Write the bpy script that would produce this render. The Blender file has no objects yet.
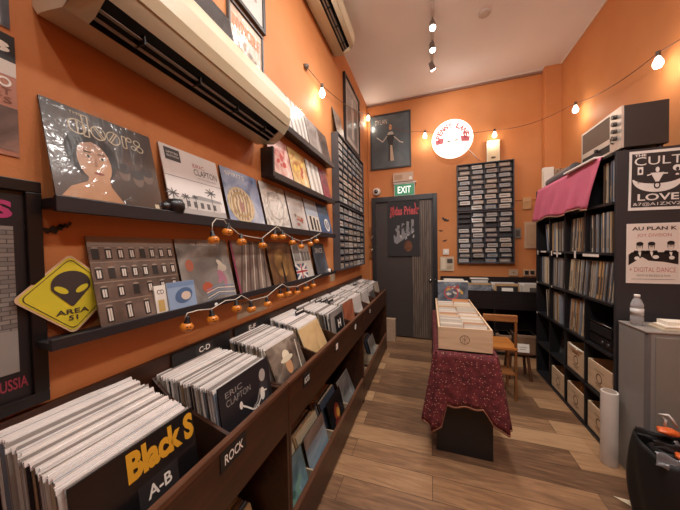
import bpy, bmesh, math, random
from mathutils import Matrix, Vector, Euler
random.seed(7)
R = random.Random(11)
COL = bpy.context.scene.collection
PI = math.pi
SCALE = 1.15          # layout units -> metres (applied once, at the very end)

# ------------------------------------------------------------------ materials
def lin(h):
    h = h.lstrip('#'); c = [int(h[i:i+2], 16)/255 for i in (0, 2, 4)]
    return tuple(x/12.92 if x <= .04045 else ((x+.055)/1.055)**2.4 for x in c) + (1,)
MATS = {}
def newmat(name):
    m = bpy.data.materials.new(name); m.use_nodes = True
    return m, m.node_tree.nodes, m.node_tree.links, m.node_tree.nodes['Principled BSDF']
def coords(n, l, scale=(1, 1, 1), rot=(0, 0, 0), kind='Object'):
    t = n.new('ShaderNodeTexCoord'); mp = n.new('ShaderNodeMapping')
    mp.inputs['Scale'].default_value = scale; mp.inputs['Rotation'].default_value = rot
    l.new(t.outputs[kind], mp.inputs['Vector']); return mp.outputs['Vector']
def ramp(n, stops, interp='LINEAR'):
    r = n.new('ShaderNodeValToRGB'); cr = r.color_ramp; cr.interpolation = interp
    while len(cr.elements) < len(stops): cr.elements.new(.5)
    for e, (p, c) in zip(cr.elements, stops): e.position = p; e.color = lin(c)
    return r
def flat(hexc, rough=.5, metal=0, coat=0, emit=0, var=.06, bump=0, bscale=40, name=None):
    """one-colour surface with a slight procedural unevenness"""
    key = (hexc, rough, metal, coat, emit, var, bump, bscale)
    if key in MATS: return MATS[key]
    m, n, l, b = newmat(name or 'surface_' + hexc.strip('#'))
    b.inputs['Roughness'].default_value = rough; b.inputs['Metallic'].default_value = metal
    b.inputs['Coat Weight'].default_value = coat; b.inputs['Coat Roughness'].default_value = .12
    v = coords(n, l)
    ns = n.new('ShaderNodeTexNoise'); ns.inputs['Scale'].default_value = 9; ns.inputs['Detail'].default_value = 4
    l.new(v, ns.inputs['Vector'])
    h = n.new('ShaderNodeHueSaturation'); h.inputs['Color'].default_value = lin(hexc)
    mr = n.new('ShaderNodeMapRange'); mr.inputs['To Min'].default_value = 1-var*2; mr.inputs['To Max'].default_value = 1+var*2
    l.new(ns.outputs['Fac'], mr.inputs['Value']); l.new(mr.outputs['Result'], h.inputs['Value'])
    l.new(h.outputs['Color'], b.inputs['Base Color'])
    if bump:
        n2 = n.new('ShaderNodeTexNoise'); n2.inputs['Scale'].default_value = bscale; n2.inputs['Detail'].default_value = 3
        l.new(v, n2.inputs['Vector'])
        bp = n.new('ShaderNodeBump'); bp.inputs['Strength'].default_value = bump; bp.inputs['Distance'].default_value = .01
        l.new(n2.outputs['Fac'], bp.inputs['Height']); l.new(bp.outputs['Normal'], b.inputs['Normal'])
    if emit:
        b.inputs['Emission Color'].default_value = lin(hexc); b.inputs['Emission Strength'].default_value = emit
    MATS[key] = m; return m
def wood(name, c1, c2, scale=6, axis='X', rough=.45, coat=0):
    if name in MATS: return MATS[name]
    m, n, l, b = newmat(name)
    s = {'X': (.6, 7, 7), 'Y': (7, .6, 7), 'Z': (7, 7, .6)}[axis]
    v = coords(n, l, s)
    ns = n.new('ShaderNodeTexNoise'); ns.inputs['Scale'].default_value = scale; ns.inputs['Detail'].default_value = 8
    ns.inputs['Distortion'].default_value = 1.2
    l.new(v, ns.inputs['Vector'])
    r = ramp(n, [(.3, c1), (.7, c2)]); l.new(ns.outputs['Fac'], r.inputs['Fac'])
    l.new(r.outputs['Color'], b.inputs['Base Color'])
    b.inputs['Roughness'].default_value = rough; b.inputs['Coat Weight'].default_value = coat
    bp = n.new('ShaderNodeBump'); bp.inputs['Strength'].default_value = .08; l.new(ns.outputs['Fac'], bp.inputs['Height'])
    l.new(bp.outputs['Normal'], b.inputs['Normal'])
    MATS[name] = m; return m
def art(name, stops, scale=8, kind='noise', rough=.35, stretch=(1, 1, 1), coat=.6, dist=1.0):
    """procedural printed picture"""
    if name in MATS: return MATS[name]
    m, n, l, b = newmat(name)
    v = coords(n, l, stretch)
    if kind == 'noise':
        t = n.new('ShaderNodeTexNoise'); t.inputs['Detail'].default_value = 5; t.inputs['Distortion'].default_value = dist; out = 'Fac'
    elif kind == 'voronoi': t = n.new('ShaderNodeTexVoronoi'); out = 'Distance'
    else: t = n.new('ShaderNodeTexWave'); t.inputs['Distortion'].default_value = dist; t.inputs['Detail'].default_value = 3; out = 'Fac'
    t.inputs['Scale'].default_value = scale; l.new(v, t.inputs['Vector'])
    r = ramp(n, stops); l.new(t.outputs[out], r.inputs['Fac']); l.new(r.outputs['Color'], b.inputs['Base Color'])
    b.inputs['Roughness'].default_value = rough; b.inputs['Coat Weight'].default_value = coat; b.inputs['Coat Roughness'].default_value = .1
    nb = n.new('ShaderNodeTexNoise'); nb.inputs['Scale'].default_value = 14; nb.inputs['Distortion'].default_value = 2
    l.new(v, nb.inputs['Vector'])
    bp = n.new('ShaderNodeBump'); bp.inputs['Strength'].default_value = .35; bp.inputs['Distance'].default_value = .01
    l.new(nb.outputs['Fac'], bp.inputs['Height']); l.new(bp.outputs['Normal'], b.inputs['Coat Normal'])
    MATS[name] = m; return m
def film_mat():
    m, n, l, b = newmat('clear_wrinkled_film'); n.remove(b)
    out = [x for x in n if x.type == 'OUTPUT_MATERIAL'][0]
    v = coords(n, l, (1, 1, .45), (0, .5, 0))
    ns = n.new('ShaderNodeTexNoise'); ns.inputs['Scale'].default_value = 9; ns.inputs['Distortion'].default_value = 2.0; ns.inputs['Detail'].default_value = 2
    l.new(v, ns.inputs['Vector'])
    bp = n.new('ShaderNodeBump'); bp.inputs['Strength'].default_value = .2; bp.inputs['Distance'].default_value = .02
    l.new(ns.outputs['Fac'], bp.inputs['Height'])
    g = n.new('ShaderNodeBsdfGlossy'); g.inputs['Roughness'].default_value = .2; l.new(bp.outputs['Normal'], g.inputs['Normal'])
    t = n.new('ShaderNodeBsdfTransparent'); t.inputs['Color'].default_value = (.97, .97, .97, 1)
    fr = n.new('ShaderNodeFresnel'); fr.inputs['IOR'].default_value = 1.5; l.new(bp.outputs['Normal'], fr.inputs['Normal'])
    ad = n.new('ShaderNodeMath'); ad.operation = 'MULTIPLY_ADD'; ad.inputs[1].default_value = .11; ad.inputs[2].default_value = .004; ad.use_clamp = True
    l.new(fr.outputs['Fac'], ad.inputs[0])
    mx = n.new('ShaderNodeMixShader'); l.new(ad.outputs[0], mx.inputs['Fac']); l.new(t.outputs[0], mx.inputs[1]); l.new(g.outputs[0], mx.inputs[2])
    l.new(mx.outputs[0], out.inputs['Surface']); return m

def wall_mat(name, c1, c2, c3):
    m, n, l, b = newmat(name); v = coords(n, l)
    ns = n.new('ShaderNodeTexNoise'); ns.inputs['Scale'].default_value = 1.6; ns.inputs['Detail'].default_value = 6; l.new(v, ns.inputs['Vector'])
    r = ramp(n, [(.3, c1), (.5, c2), (.75, c3)]); l.new(ns.outputs['Fac'], r.inputs['Fac']); l.new(r.outputs['Color'], b.inputs['Base Color'])
    b.inputs['Roughness'].default_value = .62; b.inputs['Specular IOR Level'].default_value = .35
    n2 = n.new('ShaderNodeTexNoise'); n2.inputs['Scale'].default_value = 55; n2.inputs['Detail'].default_value = 3; l.new(v, n2.inputs['Vector'])
    bp = n.new('ShaderNodeBump'); bp.inputs['Strength'].default_value = .12; bp.inputs['Distance'].default_value = .01
    l.new(n2.outputs['Fac'], bp.inputs['Height']); l.new(bp.outputs['Normal'], b.inputs['Normal']); return m
M_WALL = wall_mat('orange_paint', '#c07844', '#c6804b', '#cb8855')
M_CEIL = wall_mat('ceiling_paint', '#eceae6', '#efecea', '#f1efec')
def floor_mat():
    m, n, l, b = newmat('laminate_planks'); v = coords(n, l)
    br = n.new('ShaderNodeTexBrick'); br.offset = .37; br.inputs['Scale'].default_value = 1
    br.inputs['Brick Width'].default_value = 1.6; br.inputs['Row Height'].default_value = .19; br.inputs['Mortar Size'].default_value = .0016
    br.inputs['Color1'].default_value = (.0, .0, .0, 1); br.inputs['Color2'].default_value = (1, 1, 1, 1); br.inputs['Mortar'].default_value = (.5, .5, .5, 1)
    l.new(v, br.inputs['Vector'])
    v2 = coords(n, l, (1.0, 9, 1))
    ns = n.new('ShaderNodeTexNoise'); ns.inputs['Scale'].default_value = 2.6; ns.inputs['Detail'].default_value = 9; ns.inputs['Distortion'].default_value = 1.6; ns.noise_dimensions = '4D'
    l.new(v2, ns.inputs['Vector']); 
    mu = n.new('ShaderNodeMath'); mu.operation = 'MULTIPLY'; mu.inputs[1].default_value = 6; l.new(br.outputs['Color'], mu.inputs[0]); l.new(mu.outputs[0], ns.inputs['W'])
    a = n.new('ShaderNodeMath'); a.operation = 'MULTIPLY_ADD'; a.inputs[1].default_value = .46; l.new(br.outputs['Color'], a.inputs[0]); 
    s = n.new('ShaderNodeMath'); s.operation = 'MULTIPLY'; s.inputs[1].default_value = .66; l.new(ns.outputs['Fac'], s.inputs[0]); l.new(s.outputs[0], a.inputs[2])
    r = ramp(n, [(.18, '#4c3826'), (.4, '#72543e'), (.58, '#967252'), (.8, '#b08c68')]); l.new(a.outputs[0], r.inputs['Fac'])
    mx = n.new('ShaderNodeMix'); mx.data_type = 'RGBA'; l.new(br.outputs['Fac'], mx.inputs['Factor'])
    l.new(r.outputs['Color'], mx.inputs['A']); mx.inputs['B'].default_value = lin('#33241a')
    l.new(mx.outputs['Result'], b.inputs['Base Color'])
    b.inputs['Roughness'].default_value = .36
    bp = n.new('ShaderNodeBump'); bp.inputs['Strength'].default_value = .06; l.new(ns.outputs['Fac'], bp.inputs['Height']); l.new(bp.outputs['Normal'], b.inputs['Normal'])
    return m
M_FLOOR = floor_mat()
M_FILM = film_mat()
M_BLACK = flat('#1c1b1c', .45, var=.1); M_LEDGE = flat('#262326', .4, var=.05)
M_DARKWOOD = wood('dark_brown_laminate', '#28140a', '#432412', 3, 'Y', .38)
M_DARKWOOD_EDGE = wood('brown_edge_band', '#482a1a', '#6a4430', 4, 'Y', .4)
M_BLACKWOOD = wood('black_brown_laminate', '#171213', '#221b1b', 3, 'X', .4)
M_PALEWOOD = wood('pale_pine', '#c4a482', '#dcc4a4', 2.2, 'X', .55)
M_ORANGEWOOD = wood('orange_varnished_wood', '#7c4828', '#a8703e', 2.5, 'X', .35)
M_WHITE = flat('#e8e4de', .5); M_CREAM = flat('#dccdae', .5); M_PLASTIC_WHITE = flat('#d8cdb4', .35, var=.02)
M_CHROME = flat('#9a9a9a', .25, 1); M_GREYMETAL = flat('#8b8783', .4, .05, var=.03)

# ------------------------------------------------------------------ mesh builder
class MB:
    def __init__(s): s.v = []; s.f = []; s.m = []
    def mi(s, mat):
        if mat not in s.m: s.m.append(mat)
        return s.m.index(mat)
    def add(s, vs, fs, mat, M=None, smooth=False):
        o = len(s.v); s.v += [tuple(M @ Vector(p)) if M else tuple(p) for p in vs]; k = s.mi(mat)
        s.f += [(tuple(i+o for i in f), k, smooth) for f in fs]; return s
    def box(s, a, b, mat, M=None):
        x0, y0, z0 = a; x1, y1, z1 = b
        vs = [(x0,y0,z0),(x1,y0,z0),(x1,y1,z0),(x0,y1,z0),(x0,y0,z1),(x1,y0,z1),(x1,y1,z1),(x0,y1,z1)]
        return s.add(vs, [(0,3,2,1),(4,5,6,7),(0,1,5,4),(1,2,6,5),(2,3,7,6),(3,0,4,7)], mat, M)
    def cyl(s, p, q, r, mat, r2=None, seg=12, caps=True):
        p = Vector(p); q = Vector(q); d = (q-p).normalized(); r2 = r if r2 is None else r2
        u = d.orthogonal().normalized(); w = d.cross(u)
        vs = []
        for c, rr in ((p, r), (q, r2)):
            for i in range(seg):
                a = 2*PI*i/seg; vs.append(c + (u*math.cos(a)+w*math.sin(a))*rr)
        fs = [(i, (i+1) % seg, (i+1) % seg+seg, i+seg) for i in range(seg)]
        s.add(vs, fs, mat, None, True)
        if caps: s.add(vs, [tuple(range(seg))[::-1], tuple(range(seg, 2*seg))], mat)
        return s
    def lathe(s, prof, mat, c=(0, 0, 0), seg=16, axis='Z', M=None, lobes=0, amp=0):
        vs = []
        for (r, z) in prof:
            for i in range(seg):
                a = 2*PI*i/seg; rr = r*(1+amp*abs(math.sin(lobes*a/2))) if lobes else r
                x, y = rr*math.cos(a), rr*math.sin(a)
                p = (x, y, z) if axis == 'Z' else ((z, x, y) if axis == 'X' else (x, z, y))
                vs.append((p[0]+c[0], p[1]+c[1], p[2]+c[2]))
        fs = []
        for j in range(len(prof)-1):
            for i in range(seg):
                fs.append((j*seg+i, j*seg+(i+1) % seg, (j+1)*seg+(i+1) % seg, (j+1)*seg+i))
        fs.append(tuple(range(seg))[::-1]); fs.append(tuple((len(prof)-1)*seg+i for i in range(seg)))
        return s.add(vs, fs, mat, M, True)
    def tube(s, pts, r, mat, seg=6):
        pts = [Vector(p) for p in pts]; vs = []
        for i, p in enumerate(pts):
            d = (pts[min(i+1, len(pts)-1)]-pts[max(i-1, 0)]).normalized()
            u = d.cross(Vector((.13, .27, .95))).normalized(); w = d.cross(u)
            for k in range(seg):
                a = 2*PI*k/seg; vs.append(p+(u*math.cos(a)+w*math.sin(a))*r)
        fs = [(j*seg+k, j*seg+(k+1) % seg, (j+1)*seg+(k+1) % seg, (j+1)*seg+k) for j in range(len(pts)-1) for k in range(seg)]
        fs += [tuple(range(seg))[::-1], tuple((len(pts)-1)*seg+k for k in range(seg))]
        return s.add(vs, fs, mat, None, True)
    def grid(s, fn, nu, nv, mat, smooth=True, thick=0):
        vs = [fn(i/nu, j/nv) for j in range(nv+1) for i in range(nu+1)]
        fs = [(j*(nu+1)+i, j*(nu+1)+i+1, (j+1)*(nu+1)+i+1, (j+1)*(nu+1)+i) for j in range(nv) for i in range(nu)]
        return s.add(vs, fs, mat, None, smooth)
    def build(s, name, parent=None, loc=(0, 0, 0), rot=(0, 0, 0), bevel=0, solid=0, sub=0):
        me = bpy.data.meshes.new(name); me.from_pydata([tuple(p) for p in s.v], [], [f[0] for f in s.f])
        for m in s.m: me.materials.append(m)
        for p, f in zip(me.polygons, s.f): p.material_index = f[1]; p.use_smooth = f[2]
        me.update()
        o = bpy.data.objects.new(name, me); COL.objects.link(o); o.location = loc; o.rotation_euler = rot
        if parent: o.parent = parent
        if solid: q = o.modifiers.new('Solidify', 'SOLIDIFY'); q.thickness = solid; q.offset = 0
        if sub: q = o.modifiers.new('Subsurf', 'SUBSURF'); q.levels = q.render_levels = sub
        if bevel: q = o.modifiers.new('Bevel', 'BEVEL'); q.width = bevel; q.segments = 2; q.limit_method = 'ANGLE'
        return o
def tag(o, label, cat, group=None, kind=None):
    o['label'] = label; o['category'] = cat
    if group: o['group'] = group
    if kind: o['kind'] = kind
    return o
def thing(name, label, cat, loc=(0, 0, 0), rot=(0, 0, 0), group=None):
    o = bpy.data.objects.new(name, None); o.empty_display_size = .05; COL.objects.link(o); o.location = loc; o.rotation_euler = rot
    return tag(o, label, cat, group)
def struct(name, mb, **k):
    o = mb.build(name, **k); o['kind'] = 'structure'; return o

# text and flat artwork on a surface: local frame u (right), v (up); layer n lies n*EPS in front
EPS = .0006
_tc = {}
def glyphs(t, bold):
    if (t, bold) in _tc: return _tc[(t, bold)]
    cu = bpy.data.curves.new('tmp', 'FONT'); cu.body = t; cu.offset = bold; cu.resolution_u = 3
    ob = bpy.data.objects.new('tmp', cu); COL.objects.link(ob)
    dg = bpy.context.evaluated_depsgraph_get(); ev = ob.evaluated_get(dg); me = ev.to_mesh()
    vs = [(v.co.x, v.co.y) for v in me.vertices]; fs = [tuple(p.vertices) for p in me.polygons]
    ev.to_mesh_clear(); bpy.data.objects.remove(ob); bpy.data.curves.remove(cu)
    x0 = min(v[0] for v in vs); x1 = max(v[0] for v in vs); y0 = min(v[1] for v in vs); y1 = max(v[1] for v in vs)
    _tc[(t, bold)] = ([((x-x0)/(x1-x0), (y-y0)/(y1-y0)) for x, y in vs], fs); return _tc[(t, bold)]
class Face:
    """draws on the front (local -Y) of a panel: origin o, width w, height h"""
    def __init__(s, mb, o, w, h, M=None): s.mb = mb; s.o = o; s.w = w; s.h = h; s.M = M
    def P(s, u, v, n): return (s.o[0]+u*s.w, s.o[1]-n*EPS, s.o[2]+v*s.h)
    def poly(s, pts, mat, n=1): s.mb.add([s.P(u, v, n) for u, v in pts], [tuple(range(len(pts)))], mat, s.M); return s
    def rect(s, u0, v0, u1, v1, mat, n=1): return s.poly([(u0, v0), (u1, v0), (u1, v1), (u0, v1)], mat, n)
    def ell(s, cu, cv, ru, rv, mat, n=1, seg=20, a0=0, a1=2*PI, rot=0):
        pts = []
        for i in range(seg):
            a = a0+(a1-a0)*i/(seg if a1-a0 > 6.28 else seg-1); x, y = ru*math.cos(a), rv*math.sin(a)
            pts.append((cu+x*math.cos(rot)-y*math.sin(rot), cv+x*math.sin(rot)+y*math.cos(rot)))
        return s.poly(pts, mat, n)
    def ring(s, cu, cv, r0, r1, mat, n=1, seg=24, asp=1):
        vs = []; 
        for i in range(seg):
            a = 2*PI*i/seg
            for r in (r0, r1): vs.append(s.P(cu+r*math.cos(a), cv+asp*r*math.sin(a), n))
        s.mb.add(vs, [(2*i, 2*i+1, (2*i+3) % (2*seg), (2*i+2) % (2*seg)) for i in range(seg)], mat, s.M); return s
    def line(s, pts, w, mat, n=1):
        for (a, b), (c, d) in zip(pts, pts[1:]):
            L = math.hypot(c-a, d-b) or 1; x, y = -(d-b)/L*w/2, (c-a)/L*w/2
            s.poly([(a+x, b+y), (a-x, b-y), (c-x, d-y), (c+x, d+y)], mat, n)
        return s
    def text(s, t, u0, v0, u1, v1, mat, n=2, bold=.0, slant=0):
        vs, fs = glyphs(t, bold)
        s.mb.add([s.P(u0+x*(u1-u0)+slant*y*(v1-v0), v0+y*(v1-v0), n) for x, y in vs], fs, mat, s.M); return s
    def blobs(s, cols, k, u0, v0, u1, v1, r0, r1, n=1, rnd=R):
        for i in range(k):
            a = rnd.uniform(0, PI); s.ell(rnd.uniform(u0+r1, u1-r1), rnd.uniform(v0+r1, v1-r1), rnd.uniform(r0, r1), rnd.uniform(r0, r1)*.6, rnd.choice(cols), n+i*.12, 10, rot=a)
        return s

# ------------------------------------------------------------------ room
XL, XR, YB, YF, ZC = -.94, 1.6, 4.18, -1.7, 3.70
struct('floor', MB().box((XL-.1, YF-.1, -.1), (XR+.1, YB+.1, 0), M_FLOOR))
struct('ceiling', MB().box((XL-.1, YF-.1, ZC), (XR+.1, YB+.1, ZC+.1), M_CEIL))
struct('wall_left', MB().box((XL-.1, YF-.1, 0), (XL, YB+.1, ZC), M_WALL))
struct('wall_right', MB().box((XR, YF-.1, 0), (XR+.1, YB+.1, ZC), M_WALL))
struct('wall_back', MB().box((XL, YB, 0), (XR, YB+.1, ZC), M_WALL))
struct('wall_front', MB().box((XL, YF-.1, 0), (XR, YF, ZC), M_WALL))
struct('trim_1', MB().box((1.42, 4.09, 0), (XR, YB, ZC), M_WALL), bevel=.004)
b = MB(); b.box((XL, 4.155, ZC-.035), (1.42, YB, ZC), flat('#8f6a58', .6)); b.box((XL, 4.14, ZC-.012), (1.42, YB, ZC), flat('#cfc0b4', .6)); struct('trim_2', b)
b = MB(); b.box((XR-.012, YF, ZC-.012), (XR, 4.09, ZC), flat('#d8c2b0', .6)); struct('trim_3', b)
b = MB(); b.cyl((XL+.012, 4.165, 2.2), (XL+.012, 4.165, 3.62), .007, M_WALL); struct('trim_4', b)
b = MB(); b.tube([(XL+.01, 4.172, 2.16), (-.88, 4.172, 2.16)], .005, M_WALL); b.tube([(1.1, 4.172, 2.02), (1.2, 4.172, 2.02)], .005, M_WALL); b.tube([(1.29, 4.172, 2.02), (1.42, 4.172, 2.02)], .005, M_WALL); struct('trim_5', b)
# door: frame, flush slab, slatted strip, knob
d = MB(); dk = flat('#2b2727', .45); F = flat('#232326', .4)
d.box((-.875, 4.10, 0), (-.815, YB, 2.2), F); d.box((.045, 4.10, 0), (.105, YB, 2.2), F); d.box((-.815, 4.10, 2.12), (.045, YB, 2.2), F)
door = struct('door_1', d, bevel=.004)
s = MB().box((-.815, 4.13, .02), (.045, 4.17, 2.12), flat('#3a3230', .5)); o = s.build('door_slab', door)
s = MB(); M_SL = wood('grey_brown_slats', '#4a3c34', '#7a6a5c', 3, 'Z', .5)
for i in range(9):
    x = -.255+i*.031; s.box((x, 4.113, .02), (x+.021, 4.13, 2.11), M_SL)
s.build('slat_panel', door)
h = MB(); h.cyl((.0, 4.13, .91), (.0, 4.09, .91), .008, M_CHROME); h.lathe([(.008, 0), (.022, -.01), (.026, -.022), (.018, -.034), (.0, -.036)], M_CHROME, (.0, 4.10, .91), axis='Y'); h.build('door_handle', door)
h = MB(); h.lathe([(.012, 0), (.012, -.012), (0, -.014)], M_CHROME, (.075, 4.10, .92), axis='Y'); h.build('door_lock', door)
h = MB()
for z in (1.45, 1.75): h.box((-.812, 4.094, z), (-.806, 4.10, z+.1), M_CHROME)
h.build('door_hinge', door)

# ------------------------------------------------------------------ ledges and racks on the left wall
def ledge(z, y0, y1, label, end=False, lz=(-.04, .0)):
    t = thing('picture_ledge', label, 'shelf', (XL, y0, z), (0, 0, 0), None)
    L = y1-y0
    MB().box((0.001, 0, max(lz[0]+.002, -.03)), (.072, L, -.005), M_LEDGE).build('shelf_board', t, bevel=.002)
    MB().box((.070, 0, lz[0]), (.082, L, lz[1]), M_LEDGE).build('front_lip', t, bevel=.002)
    if end: MB().box((.001, -.018, -.03), (.085, 0, .14), M_LEDGE).build('end_panel', t, bevel=.002)
    return t
ledge(1.545, .375, 2.36, 'long black wall ledge holding the row of LPs above the upper pumpkin lights')
ledge(1.19, .355, 2.36, 'long black wall ledge with the yellow alien sign at its near end', lz=(-.024, .004))
ledge(1.865, 1.33, 2.36, 'short black wall ledge just right of the air conditioner, lower of two', True)
ledge(2.21, 1.33, 2.36, 'short black wall ledge at the very top, above the other ledges')

# ------------------------------------------------------------------ record sleeves
W = .272; T = .0042
spines = ['#d9d2c8', '#b7a894', '#8e8376', '#c9c3bd', '#5d5550', '#a98c6c', '#e6e0d8', '#3b3a3e', '#cfc6b6', '#7f8894', '#b9b4b0', '#2c2a2c', '#c9b79c', '#9d958c']
M_SLV = flat('#ebe6e2', .3, coat=.6, var=.16, bump=.12, bscale=30)  # bag edge white, carries the painted highlight along sleeve tops
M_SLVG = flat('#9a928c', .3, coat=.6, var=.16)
sleeve_meshes = []
for i, c in enumerate(list(spines)*2):
    mb = MB(); mt = flat(c, .35, coat=.5)
    mb.box((0, 0, 0), (W-.004, T*.7, W-.004), mt)
    e = R.uniform(-.0015, .0015)
    mb.box((-.002, -.0012, W-.011-R.uniform(0, .008)), (W, -.0002, W+e), R.choice([M_SLV, M_SLV, M_SLVG])); mb.box((-.002, 0, W-.0035), (W, T*.8, W-.0005), R.choice([M_SLV, M_SLVG, mt]))      # clear bag's open edge, its top highlight painted in as pale strips
    o = mb.build('record'); sleeve_meshes.append(o.data); bpy.data.objects.remove(o)
spine_meshes = []
SPC = ['#b89e78', '#d4c2a2', '#a0968a', '#66686c', '#4d5462', '#8a929c', '#b98e62', '#7d5c42', '#d8cdb8', '#4a4340', '#9aa0a4', '#c6a070', '#5f4a3a', '#2f3034', '#87909c', '#b0a696']
for c in SPC:
    mb = MB(); mt = flat(c, .45, coat=.3); w = R.choice(['#b8a88e', '#4b4440', '#a09484', '#7c6a58'])
    mb.box((0, 0, 0), (W, .0092, W), mt); mb.box((-.0006, .0006, .03), (0, .0086, .03+R.uniform(.06, .16)), flat(w, .5))
    o = mb.build('record'); spine_meshes.append(o.data); bpy.data.objects.remove(o)
def rec(me, loc, rot, label, group, name='record'):
    o = bpy.data.objects.new(name, me); COL.objects.link(o); o.location = loc; o.rotation_euler = rot
    return tag(o, label, 'record', group)
def cover(draw, loc, rot, label, film=True, w=W, h=W, base=None, name='record', cat='record', t=.004, group=None):
    """an LP facing out: jacket with printed front, clear plastic cover over it"""
    mb = MB(); mb.box((0, 0, 0), (w, t, h), base or M_BLACK)
    draw(Face(mb, (0, 0, 0), w, h))
    if film:
        root = thing(name, label, cat, loc, rot, group); mb.build('jacket', root)
        f = MB(); N = 8
        def fn(u, v): return (-.004+u*(w+.008), -.006-.0025*math.sin(u*9+v*4)*math.sin(v*7), -.002+v*(h+.012))
        f.grid(fn, N, N, M_FILM); f.build('plastic_cover', root); return root
    o = mb.build(name, loc=loc, rot=rot); return tag(o, label, cat, group)

LEAN = -.225
def on_ledge(draw, y, z, label, film=True, w=W, h=W, base=None, dx=0, dy=0, **k):
    return cover(draw, (XL+.066+dx, y, z-.0045), (LEAN, 0, PI/2), label, film, w, h, base, **k)

wht = flat('#e4ded4', .5); blk = flat('#171516', .5); skin = flat('#b98a62', .5); dkb = flat('#3a2d26', .5)
def a_doors(f):
    f.rect(0, 0, 1, 1, art('dim_portrait', [(.35, '#3a2a20'), (.6, '#4c392c'), (.8, '#5d4838')], 5), 1)
    sk = art('face_tone', [(.3, '#a87850'), (.6, '#c09068'), (.8, '#cca07a')], 6)
    f.poly([(.04, .03), (.12, .14), (.26, .22), (.30, .34), (.46, .3), (.46, .2), (.56, .03)], sk, 1.8)
    f.ell(.34, .52, .22, .27, flat('#2c211b', .5), 1.9, rot=.08); f.ell(.35, .45, .145, .225, sk, 2, rot=.08)
    f.poly([(.16, .62), (.2, .74), (.36, .79), (.5, .7), (.52, .56), (.46, .64), (.34, .67), (.24, .62), (.2, .5)], flat('#33271f', .5), 2.6)
    for u_ in (.30, .42): f.ell(u_, .50, .03, .014, flat('#f0e0cc', .5), 2.8); f.ell(u_, .50, .013, .014, blk, 3); f.line([(u_-.035, .545), (u_+.03, .55)], .012, dkb, 3)
    f.poly([(.36, .5), (.375, .4), (.34, .395)], flat('#9a6a48', .5), 2.9); f.ell(.37, .325, .045, .015, flat('#8a4438', .5), 3)
    for x, yy in ((.62, .4), (.76, .36), (.88, .42)): f.ell(x, yy, .06, .09, flat('#6a5546', .5), 2); f.ell(x, yy+.06, .07, .06, dkb, 2.4)
    c = flat('#cfc3a6', .4)
    lw = .012
    f.ring(.25, .80, .062, .075, c, 3, 20, 1.1); f.line([(.25, .725), (.25, .875)], lw, c, 3); f.line([(.30, .72), (.30, .95), (.345, .95), (.345, .72), (.30, .72)], lw, c, 3)
    for cx_, sgn in ((.43, 1), (.57, -1)): f.ring(cx_, .80, .058, .07, c, 3, 20, 1.15); f.line([(cx_-.04*sgn, .86), (cx_+.03*sgn, .74)], lw, c, 3); f.line([(cx_-.02*sgn, .87), (cx_+.05*sgn, .75)], lw, c, 3)
    f.line([(.66, .73), (.66, .87), (.70, .87), (.70, .73), (.66, .73)], lw, c, 3); f.ring(.735, .85, .02, .032, c, 3, 12, 1.0)
    f.ring(.82, .84, .028, .04, c, 3, 14, 1.0); f.ring(.845, .765, .03, .042, c, 3, 14, 1.0); f.ring(.775, .765, .02, .03, c, 3, 12, 1.0); f.text('THE', .2, .93, .3, .96, c, 3)
    f.rect(.9, .03, .95, .08, c, 3)
on_ledge(a_doors, .383, 1.545, 'dark brown portrait LP with outlined band name, leftmost on upper ledge', w=.275, base=flat('#2c2826', .4))
def a_clap(f):
    f.rect(0, 0, 1, 1, flat('#d5cfca', .5), 1); f.rect(.06, .78, .3, .96, flat('#3c3838', .5), 2); f.text('LIMITED', .09, .88, .27, .91, wht, 3); f.text('EDITION', .09, .83, .27, .86, wht, 3)
    f.line([(0, .55), (1, .55)], .006, blk, 2)
    f.text('ERIC', .5, .78, .72, .84, flat('#a33c36', .5), 2); f.text('CLAPTON', .5, .66, .95, .76, flat('#3a3636', .5), 2)
    g = flat('#8d8a88', .5); g2 = flat('#4f4c4b', .5)
    f.rect(.0, .0, 1, .12, flat('#a09a95', .5), 1.5); f.rect(.08, .1, .9, .26, flat('#bcb6b0', .5), 2); f.poly([(.3, .26), (.5, .33), (.92, .3), (.95, .26)], g, 2.4)
    for i in range(6): f.rect(.14+i*.12, .13, .2+i*.12, .22, g2, 2.6)
    for x, y, r in ((.06, .3, .1), (.74, .42, .11), (.26, .28, .07), (.42, .3, .05)):
        f.line([(x, .1), (x+.01, y)], .012, g2, 3)
        for a in range(8): f.line([(x+.01, y), (x+r*math.cos(a*.8), y+r*.7*math.sin(a*.8)-.01)], .014, g2, 3)
    f.text('MY FATHERS EYES', .55, .6, .9, .625, g, 2)
on_ledge(a_clap, .69, 1.545, 'white box-set LP with palm trees and grey house, on upper ledge', False, w=.268, h=.272, base=wht)
def a_blue(f):
    f.rect(0, 0, 1, 1, art('blue_print', [(.3, '#55688c'), (.5, '#8f9db8'), (.7, '#b8bdc8')], 7), 1)
    f.ell(.38, .34, .36, .34, art('tan_swirl', [(.3, '#8d7a66'), (.6, '#bfa98a'), (.8, '#d8c5a4')], 12, 'wave', dist=6), 2)
    f.ring(.38, .34, .2, .25, flat('#a98d63', .5), 3); f.ring(.38, .34, .3, .34, flat('#c9b48c', .5), 3); f.ell(.38, .3, .07, .1, flat('#a3786a', .5), 3)
    f.text('SPIRITS', .1, .86, .6, .94, wht, 3)
on_ledge(a_blue, .98, 1.545, 'blue LP with a tan circular emblem, right of the white palm-tree LP', w=.27)
A1 = art('silver_crinkle', [(.3, '#8d8984'), (.5, '#cdc8c0'), (.75, '#e8e4dc')], 9, dist=3)
def a_silver(f): f.rect(0, 0, 1, 1, A1, 1); f.ring(.5, .5, .3, .33, flat('#9a958e', .4), 2)
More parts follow.
